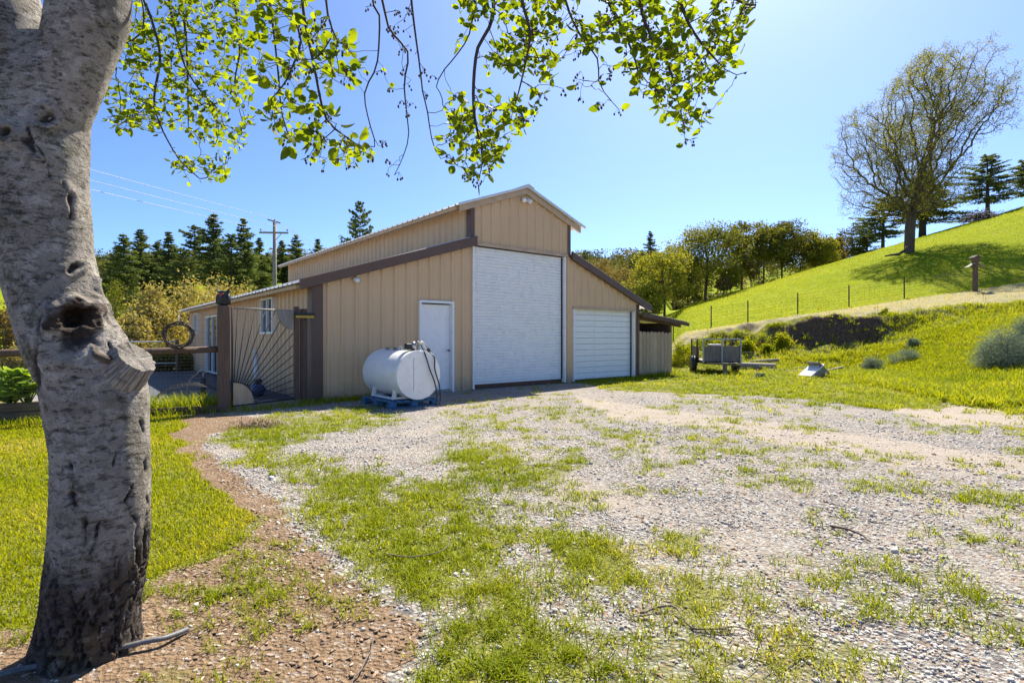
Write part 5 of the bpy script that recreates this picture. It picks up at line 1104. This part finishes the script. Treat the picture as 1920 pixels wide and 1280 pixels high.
# shrubs
def shrub(name, pos, W, H, lm, lab, n=5000, ls=.14, grp=None, cat='shrub', seed=0, flat=.15, nc=40, asp=.6):
    rn = np.random.default_rng(seed); o = empty(name, pos, 0, label=lab, cat=cat, group=grp)
    d = rn.normal(size=(nc, 3)); d[:, 2] = np.abs(d[:, 2]); d /= np.linalg.norm(d, axis=1)[:, None]; rr = rn.uniform(.3, 1, nc)**.5*(.75+.45*fbm(d*2+seed, 2, seed))
    C = d*np.array([W/2, W/2, H])*.86*rr[:, None]; C[:, 2] += H*.05; per = n//nc
    P = np.repeat(C, per, 0)+rn.normal(size=(nc*per, 3))*np.array([W*.07, W*.07, H*.085]); P[:, 2] = np.maximum(P[:, 2], .02)
    t = np.clip(np.repeat(rn.uniform(0, .5, nc), per)+rn.random(nc*per)*.5, 0, 1); link('foliage', cards(P, ls*rn.uniform(.6, 1.3, len(P)), asp, flat, t), M[lm], o)
    mb = MB()
    for c in C[::2]: mb.tube([(0, 0, -.1), (c[0]*.4, c[1]*.4, c[2]*.55), tuple(c*.9)], [.018*H, .011*H, .003*H], 4, False)
    mb.build('stems', M['bark_dark'], o); return o
for i, (u, Y, w, vt, lab) in enumerate(((290, 25.5, 130, 550, 'round yellow flowering shrub left of the barn end'), (345, 28.5, 190, 522, 'largest yellow shrub behind the wreath and patio'), (430, 32, 150, 520, 'yellow-green shrub touching the barn eave'), (250, 23.5, 90, 590, 'low yellow shrub nearest the big pale trunk'))):
    b = tbase(u, Y); shrub('yellow_shrub', b, w/FPX*Y, at(u, vt, Y).z-b.z, 'leaf_forsythia', lab, 15000, .16, 'yellow shrubs left of the barn', seed=40+i, nc=130)
for i, (u, Y, w, vt, lm, lab) in enumerate(((10, 26, 90, 560, 'leaf_tan', 'tan bare shrub at the far left edge behind the trunk'), (40, 20, 70, 640, 'leaf_forsythia', 'yellow-green shrub left of the trunk beyond the fence'), (215, 50, 60, 520, 'leaf_oak', 'green bushy tree between trunk and pines'), (320, 21.8, 110, 640, 'leaf_oakdark', 'dark hedge behind the white rail'), (-70, 30, 120, 520, 'leaf_oak', 'bushy tree cut by the left edge behind the trunk'))):
    b = tbase(u, Y); shrub('garden_shrub', b, w/FPX*Y, at(u, vt, Y).z-b.z, lm, lab, 4200, .14, None, seed=60+i)
for i, (u, Y, w, h_, lab) in enumerate(((1890, 15.5, 122, 1.15, 'large grey sagebrush at the right edge of the bank'), (1930, 17, 80, 1.35, 'tall grey sagebrush cut by the right edge of the picture'), (1636, 20.0, 46, .62, 'small grey sagebrush left of the pair on the bank'), (1697, 20.2, 62, .62, 'wider grey sagebrush right of the pair on the bank'), (1712, 21.6, 26, .5, 'tiny grey sagebrush above the pair on the bank'), (1425, 17.0, 20, .22, 'small grey weed clump near the trailer planks'))):
    b = tbase(u, Y); shrub('sagebrush', b, w/FPX*Y, h_, 'leaf_sage', lab, 16000 if i < 2 else 4000, .06 if i < 2 else .055, 'sagebrush on the bank', seed=80+i, nc=150 if i < 2 else 50, asp=.3)
for i, (u, Y, w, vt, lab) in enumerate(((1282, 22.9, 60, 634, 'dark green bush behind the cedar shed'), (1345, 24.6, 56, 628, 'leafy bush on the bank behind the trailer'), (1402, 24.4, 40, 632, 'dense bush on the bank right of the trailer'), (1470, 24.2, 44, 622, 'yellow-green bush left of the bare earth cut'), (1440, 24.0, 30, 640, 'low bush between two bank bushes'), (1660, 26.2, 26, 582, 'small green bush on the bank top below the oak'))):
    b = tbase(u, Y, -.1); shrub('bank_bush', b, w/FPX*Y, max(.5, at(u, vt, Y).z-b.z), 'weed', lab, 2200, .075, 'green bushes on the bank', seed=120+i)
# far wooded hillside: reads as one mass
P = []; T = []; rn = np.random.default_rng(9)
for i in range(900):
    Y = rn.uniform(105, 300); k = rn.uniform(-1.1, .62); x = k*Y
    if -.56 < k < -.44 and Y < 135: continue
    z = tz(x, Y); r_ = rn.uniform(1.6, 3.6)*(1 if Y < 190 else 1.4); n = 170
    c = np.array([x, Y, z+r_*.7]); P.append(c+np.clip(rn.normal(size=(n, 3)), -1.3, 1.3)*r_*np.array([.5, .5, .45])); T.append(np.clip(rn.uniform(0, .65)+rn.random(n)*.35, 0, 1))
P = np.concatenate(P); link('far_woods', cards(P, rn.uniform(.4, 1.0, len(P)), .7, .2, np.concatenate(T), 'far_woods'), M['leaf_scrub'], None, label='scrubby woods covering the hills far behind the barn', cat='woods', kind='stuff')
mst = MB(); p0 = tbase(1136, 150); mst.tube([p0, at(1136, 473, 150)], [.09, .05], 5); mst.tube([at(1127, 500, 149), at(1133, 484, 149)], [.1, .08], 5)
mst.build('radio_mast', M['pvc'], None, label='thin pale mast on the far wooded hill', cat='mast')
# ------------------------------------------------------------------ ground cover: grass, weeds, gravel, chips (nobody could count them)
def scatter(y0, y1, dens, kmax=1.0):
    n = int(dens*kmax*(y1*y1-y0*y0)); Y = np.sqrt(rng.uniform(y0*y0, y1*y1, n)); X = rng.uniform(-kmax, kmax, n)*Y; return X, Y
def surf(X, Y): return np.stack([X, Y, terr(X, Y)], 1)
def under_barn(X, Y):
    t = (X-BO.x)*bd_.x+(Y-BO.y)*bd_.y; q = (X-BO.x)*bb_.x+(Y-BO.y)*bb_.y
    return ((t > -.05) & (t < 12.6) & (q > -.04)) | ((t > -4.3) & (t <= -.05) & (q > .6+(-t)*.85) & (q < 14))
def is_lawn(X, Y): return inpoly(LAWN, CX+FPX*X/Y, CY+FPX*CAM_H/Y)
lawnP, lh = [], []; wildP = []; wh = []; ww = []
for y0, y1, dl, dw in ((1.85, 3.2, 6500, 330), (3.2, 5, 4600, 250), (5, 8, 2300, 140), (8, 12, 1000, 66), (12, 16, 400, 32), (16, 23, 220, 20)):
    X, Y = scatter(y0, y1, dl); L = is_lawn(X, Y) & ~under_barn(X, Y); g, d, s = yard(X[L], Y[L]); k = rng.random(len(g)) < g*(.8+.3*fbm(np.stack([X[L], Y[L], 0*g], 1)*1.5, 2, 61))
    lawnP.append(surf(X[L][k], Y[L][k])); lh.append(np.full(k.sum(), .026+.0016*y0))
    X, Y = scatter(y0, y1, dw); jx = rng.normal(size=(2, len(X)))*.05*(1+rng.integers(0, 5, len(X)))*.7; g, d, s = yard(X+jx[0], np.maximum(Y+jx[1], 1.5)); d0 = yard(X, Y)[1]; g = g*np.where((d0 > .5) & (Y > 3.6), .12, 1); W = (~is_lawn(X, Y)) & ~under_barn(X, Y) & (rng.random(len(X)) < g); c = np.stack([X[W], Y[W]], 1)
    nb = 18 if y0 < 8 else 14; cc = np.repeat(c, nb, 0); hgt = np.repeat(rng.uniform(.022, .062, len(c)), nb)*(1+.8*np.clip((cc[:, 1]-14)/6, 0, 1))
    far = np.clip((cc[:, 0]/cc[:, 1]-.3)*6, 0, 1)*(cc[:, 1] > 9); hgt = hgt*(1+.9*far)
    pp_ = cc+rng.normal(size=cc.shape)*(.022+.028*np.clip(cc[:, 1:2]/10, 0, 1)); wildP.append(surf(pp_[:, 0], pp_[:, 1])); wh.append(hgt*rng.uniform(.6, 1.3, len(hgt))); ww.append(np.full(len(hgt), .0034+.0009*y0))
lawnP = np.concatenate(lawnP); lh = np.concatenate(lh); n = len(lawnP)
pt = fbm(lawnP*np.array([1.2, 1.2, 0]), 3, 71)
link('lawn_grass', blades(lawnP, lh*rng.uniform(.6, 1.4, n), .0032+.0011*lawnP[:, 1], rng.uniform(.2, 1.1, n), np.clip(pt*.9-.1+rng.random(n)*.5, 0, 1), 'lawn_grass'), M['grass_lawn'], None, label='mown bright green lawn left of the dirt path', cat='grass', kind='stuff')
wildP = np.concatenate(wildP); wh = np.concatenate(wh); ww = np.concatenate(ww); n = len(wildP); pt = fbm(wildP*np.array([1.0, 1.0, 0]), 3, 73)
link('wild_grass', blades(wildP, wh, ww, rng.uniform(.5, 2.1, n), np.clip(pt*.9-.2+rng.random(n)*.5, 0, 1), 'wild_grass'), M['grass_wild'], None, label='patchy wild grass tufts growing through the gravel yard', cat='grass', kind='stuff')
print('lawn', len(lawnP), 'wild', len(wildP))
# tall grass by the garden fence and at the foot of gate
bx = []; 
for a, b, n_, h0 in ((FP+FD*.1+Vector((-.1, .35, 0)), FP+FD*1.7+Vector((-.1, .35, 0)), 1500, .34), (FP+FD*.2, FP+FD*4.2, 900, .14), (GP0+Vector((.1, -.1, 0)), bw(1.5, -.1), 700, .13), (bw(.3, -.08), bw(2.0, -.1), 500, .12), (bw(10.7, -.1), bw(12.6, -.1), 500, .2), (bw(7.8, -.15), bw(10.6, -.3), 700, .12)):
    t = rng.random(n_)[:, None]; P = np.array(a)[None]*(1-t)+np.array(b)[None]*t+rng.normal(size=(n_, 3))*np.array([.16, .2, 0])*(1 if h0 < .3 else 1.2); P[:, 2] = 0; bx.append((P, np.full(n_, h0)))
P = np.concatenate([b[0] for b in bx]); h_ = np.concatenate([b[1] for b in bx]); ok = ~under_barn(P[:, 0], P[:, 1]-.02); P, h_ = P[ok], h_[ok]; n = len(P)
link('fence_grass', blades(P, h_*rng.uniform(.4, 1.2, n), .014, rng.uniform(.2, .9, n), rng.random(n)*.8, 'fence_grass'), M['grass_wild'], None, label='taller grass along the garden fence and the barn foot', cat='grass', kind='stuff')
# rough herbage on the bank and verge
n = 30000; Y = np.sqrt(rng.uniform(10**2, 25.5**2, n)); k = rng.uniform(.29, 1.02, n); X = k*Y
edge = 22-13*smooth(.3, .9, k); ok = (Y > edge+1.0) & (rng.random(n) < .30+.9*fbm(np.stack([X, Y, 0*X], 1)*.6, 3, 91)) & ~((Y > 23.6) & (Y < 25.5) & (k > .50) & (k < .69) & (rng.random(n) < .72)); ok &= (Y < 22.6) | (rng.random(n) < .38); X, Y = X[ok], Y[ok]
C = surf(X, Y); uu = CX+FPX*C[:, 0]/C[:, 1]; vv_ = CY-FPX*(C[:, 2]-CAM_H)/C[:, 1]; C = C[~((uu > 1290) & (uu < 1600) & (vv_ > 678) & (vv_ < 722) & (rng.random(len(C)) < .75))]; per = 7; P = np.repeat(C, per, 0)+rng.normal(size=(len(C)*per, 3))*np.array([.09, .09, .035])+np.array([0, 0, .045]); t = np.clip(np.repeat(fbm(C*.8, 3, 93)*.9-.1, per)+rng.random(len(P))*.4, 0, 1)
link('bank_herbage', cards(P, rng.uniform(.05, .11, len(P)), .5, .1, t, 'bank_herbage'), M['weed'], None, label='rough green and yellow herbage on the bank at right', cat='weeds', kind='stuff')
Ct = C[rng.random(len(C)) < .8]; nb = 9; P = np.repeat(Ct, nb, 0)+rng.normal(size=(len(Ct)*nb, 3))*np.array([.07, .07, 0]); n = len(P)
link('bank_grass', blades(P, rng.uniform(.08, .26, n), .016, rng.uniform(.3, 1.1, n), np.clip(np.repeat(fbm(Ct*.5, 3, 95)*.9-.22, nb)+rng.random(n)*.45, 0, .86), 'bank_grass'), M['grass_wild'], None, label='long grass on the bank at right', cat='grass', kind='stuff')
# short meadow grass on the hill and strip
X, Y = scatter(27, 62, 16, 1.0); ok = (X/Y > .26); X, Y = X[ok], Y[ok]; P = surf(X, Y); P = np.repeat(P, 3, 0)+rng.normal(size=(len(P)*3, 3))*np.array([.12, .12, 0]); n = len(P)
strp = (P[:, 1] > 27) & (P[:, 1] < 31)
link('meadow_grass', blades(P, rng.uniform(.05, .13, n)*np.where(strp, .6, 1), .022, rng.uniform(.3, 1.2, n), np.where(strp, .86+.1*rng.random(n), np.clip(fbm(P*.25, 3, 97)*.8+rng.random(n)*.35-.1, 0, .78)), 'meadow_grass'), M['grass_lawn'], None, label='short bright meadow grass on the hillside', cat='grass', kind='stuff')
# gravel and chips
def stones(X, Y, r, flat=.6, name='gravel', lift=.25, el=1.0):
    n = len(X); c = surf(X, Y); corner = np.array([[sx, sy, sz] for sz in (-1, 1) for sy in (-1, 1) for sx in (-1, 1)], float)
    Vv = corner[None]*rng.uniform(.45, 1.0, (n, 8, 3)); Vv[:, :, 2] *= flat; Vv[:, :, 0] *= el
    Vv[:, 4:, :2] *= rng.uniform(.4, .9, (n, 1, 1)); a = rng.uniform(0, 6.28, n); tx = rng.normal(size=n)*.25
    ca, sa = np.cos(a)[:, None], np.sin(a)[:, None]; x, y, z = Vv[..., 0], Vv[..., 1], Vv[..., 2]; z = z+x*tx[:, None]
    Vv = np.stack([x*ca-y*sa, x*sa+y*ca, z], -1)*r[:, None, None]+c[:, None, :]; Vv[..., 2] += (r*lift)[:, None]
    q = np.array([(0, 2, 3, 1), (4, 5, 7, 6), (0, 1, 5, 4), (2, 6, 7, 3), (0, 4, 6, 2), (1, 3, 7, 5)]); F = (np.arange(n)[:, None, None]*8+q[None]).reshape(-1, 4)
    return npmesh(name, Vv.reshape(-1, 3), F, dict(tint=np.repeat(rng.random(n), 8)), True)
def stonemat():
    m, nt, bs = new_mat('gravel_stone'); t = attr(nt, 'tint'); c = mixc(nt, ramp(nt, t, 0, .6), (.30, .29, .275), (.56, .545, .515)); c = mixc(nt, ramp(nt, t, .6, .8), c, (.40, .30, .22)); c = mixc(nt, ramp(nt, t, .82, .9), c, (.56, .54, .51))
    v = coords(nt, (1, 1, 1), True); n = noise(nt, v, 120, 4); c = mixc(nt, ramp(nt, n, .4, .75, 0, .5), c, (.2, .17, .14)); nt.links.new(c, bs.inputs['Base Color']); bs.inputs['Roughness'].default_value = .9; bs.inputs['Specular IOR Level'].default_value = .2; bump(nt, n, bs, .4, .004); return m
M['stone'] = stonemat()
M['chip'] = leafmat('wood_chip', (.13, .08, .05), (.36, .26, .18), (.5, .42, .34), .0)
XS, YS, RS = [], [], []
for y0, y1, dn, r0 in ((1.85, 3.2, 2300, .0062), (3.2, 5, 1300, .0070), (5, 8, 420, .0085), (8, 12, 80, .010)):
    X, Y = scatter(y0, y1, dn); g, d, s = yard(X, Y); n1 = fbm(np.stack([X, Y, 0*X], 1)*1.3, 3, 99)
    pr_ = np.where(is_lawn(X, Y), 0, np.where(d > .5, .04+.30*smooth(.5, .62, n1)*(X/Y > -.5), (1-.55*g)*(1-.75*s)*(.25+.85*smooth(.38, .6, n1)))); k = (rng.random(len(X)) < pr_) & ~under_barn(X, Y)
    XS.append(X[k]); YS.append(Y[k]); RS.append(r0*rng.lognormal(0, .38, k.sum()))
XS, YS, RS = map(np.concatenate, (XS, YS, RS)); print('stones', len(XS))
link('gravel', stones(XS, YS, np.clip(RS, .004, .03)), M['stone'], None, label='loose grey gravel scattered over the yard', cat='gravel', kind='stuff')
X, Y = scatter(1.85, 6, 900); g, d, s = yard(X, Y); k = (rng.random(len(X)) < np.where(d > .5, .5*(X/Y > -.62)+.1, .12*(1-g))) & ~is_lawn(X, Y)
link('wood_chips', stones(X[k], Y[k], rng.uniform(.003, .012, k.sum()), .22, 'wood_chips', .3, 1.9), M['chip'], None, label='brown leaf litter and wood chips along the dirt path', cat='litter', kind='stuff')
# heap of pulled weeds near the gate
hp = empty('weed_heap', gp(485, 800), 0, label='small heap of dry pulled weeds beside the gate path', cat='weed heap')
P = rng.normal(size=(700, 3))*np.array([.2, .12, .035]); P[:, 2] = np.abs(P[:, 2])+.01; link('dry_stalks', blades(P-np.array([0, 0, .01]), rng.uniform(.02, .07, 700), .008, rng.uniform(.8, 2.4, 700), rng.random(700), 'dry_stalks'), M['chip'], hp, kind='stuff')
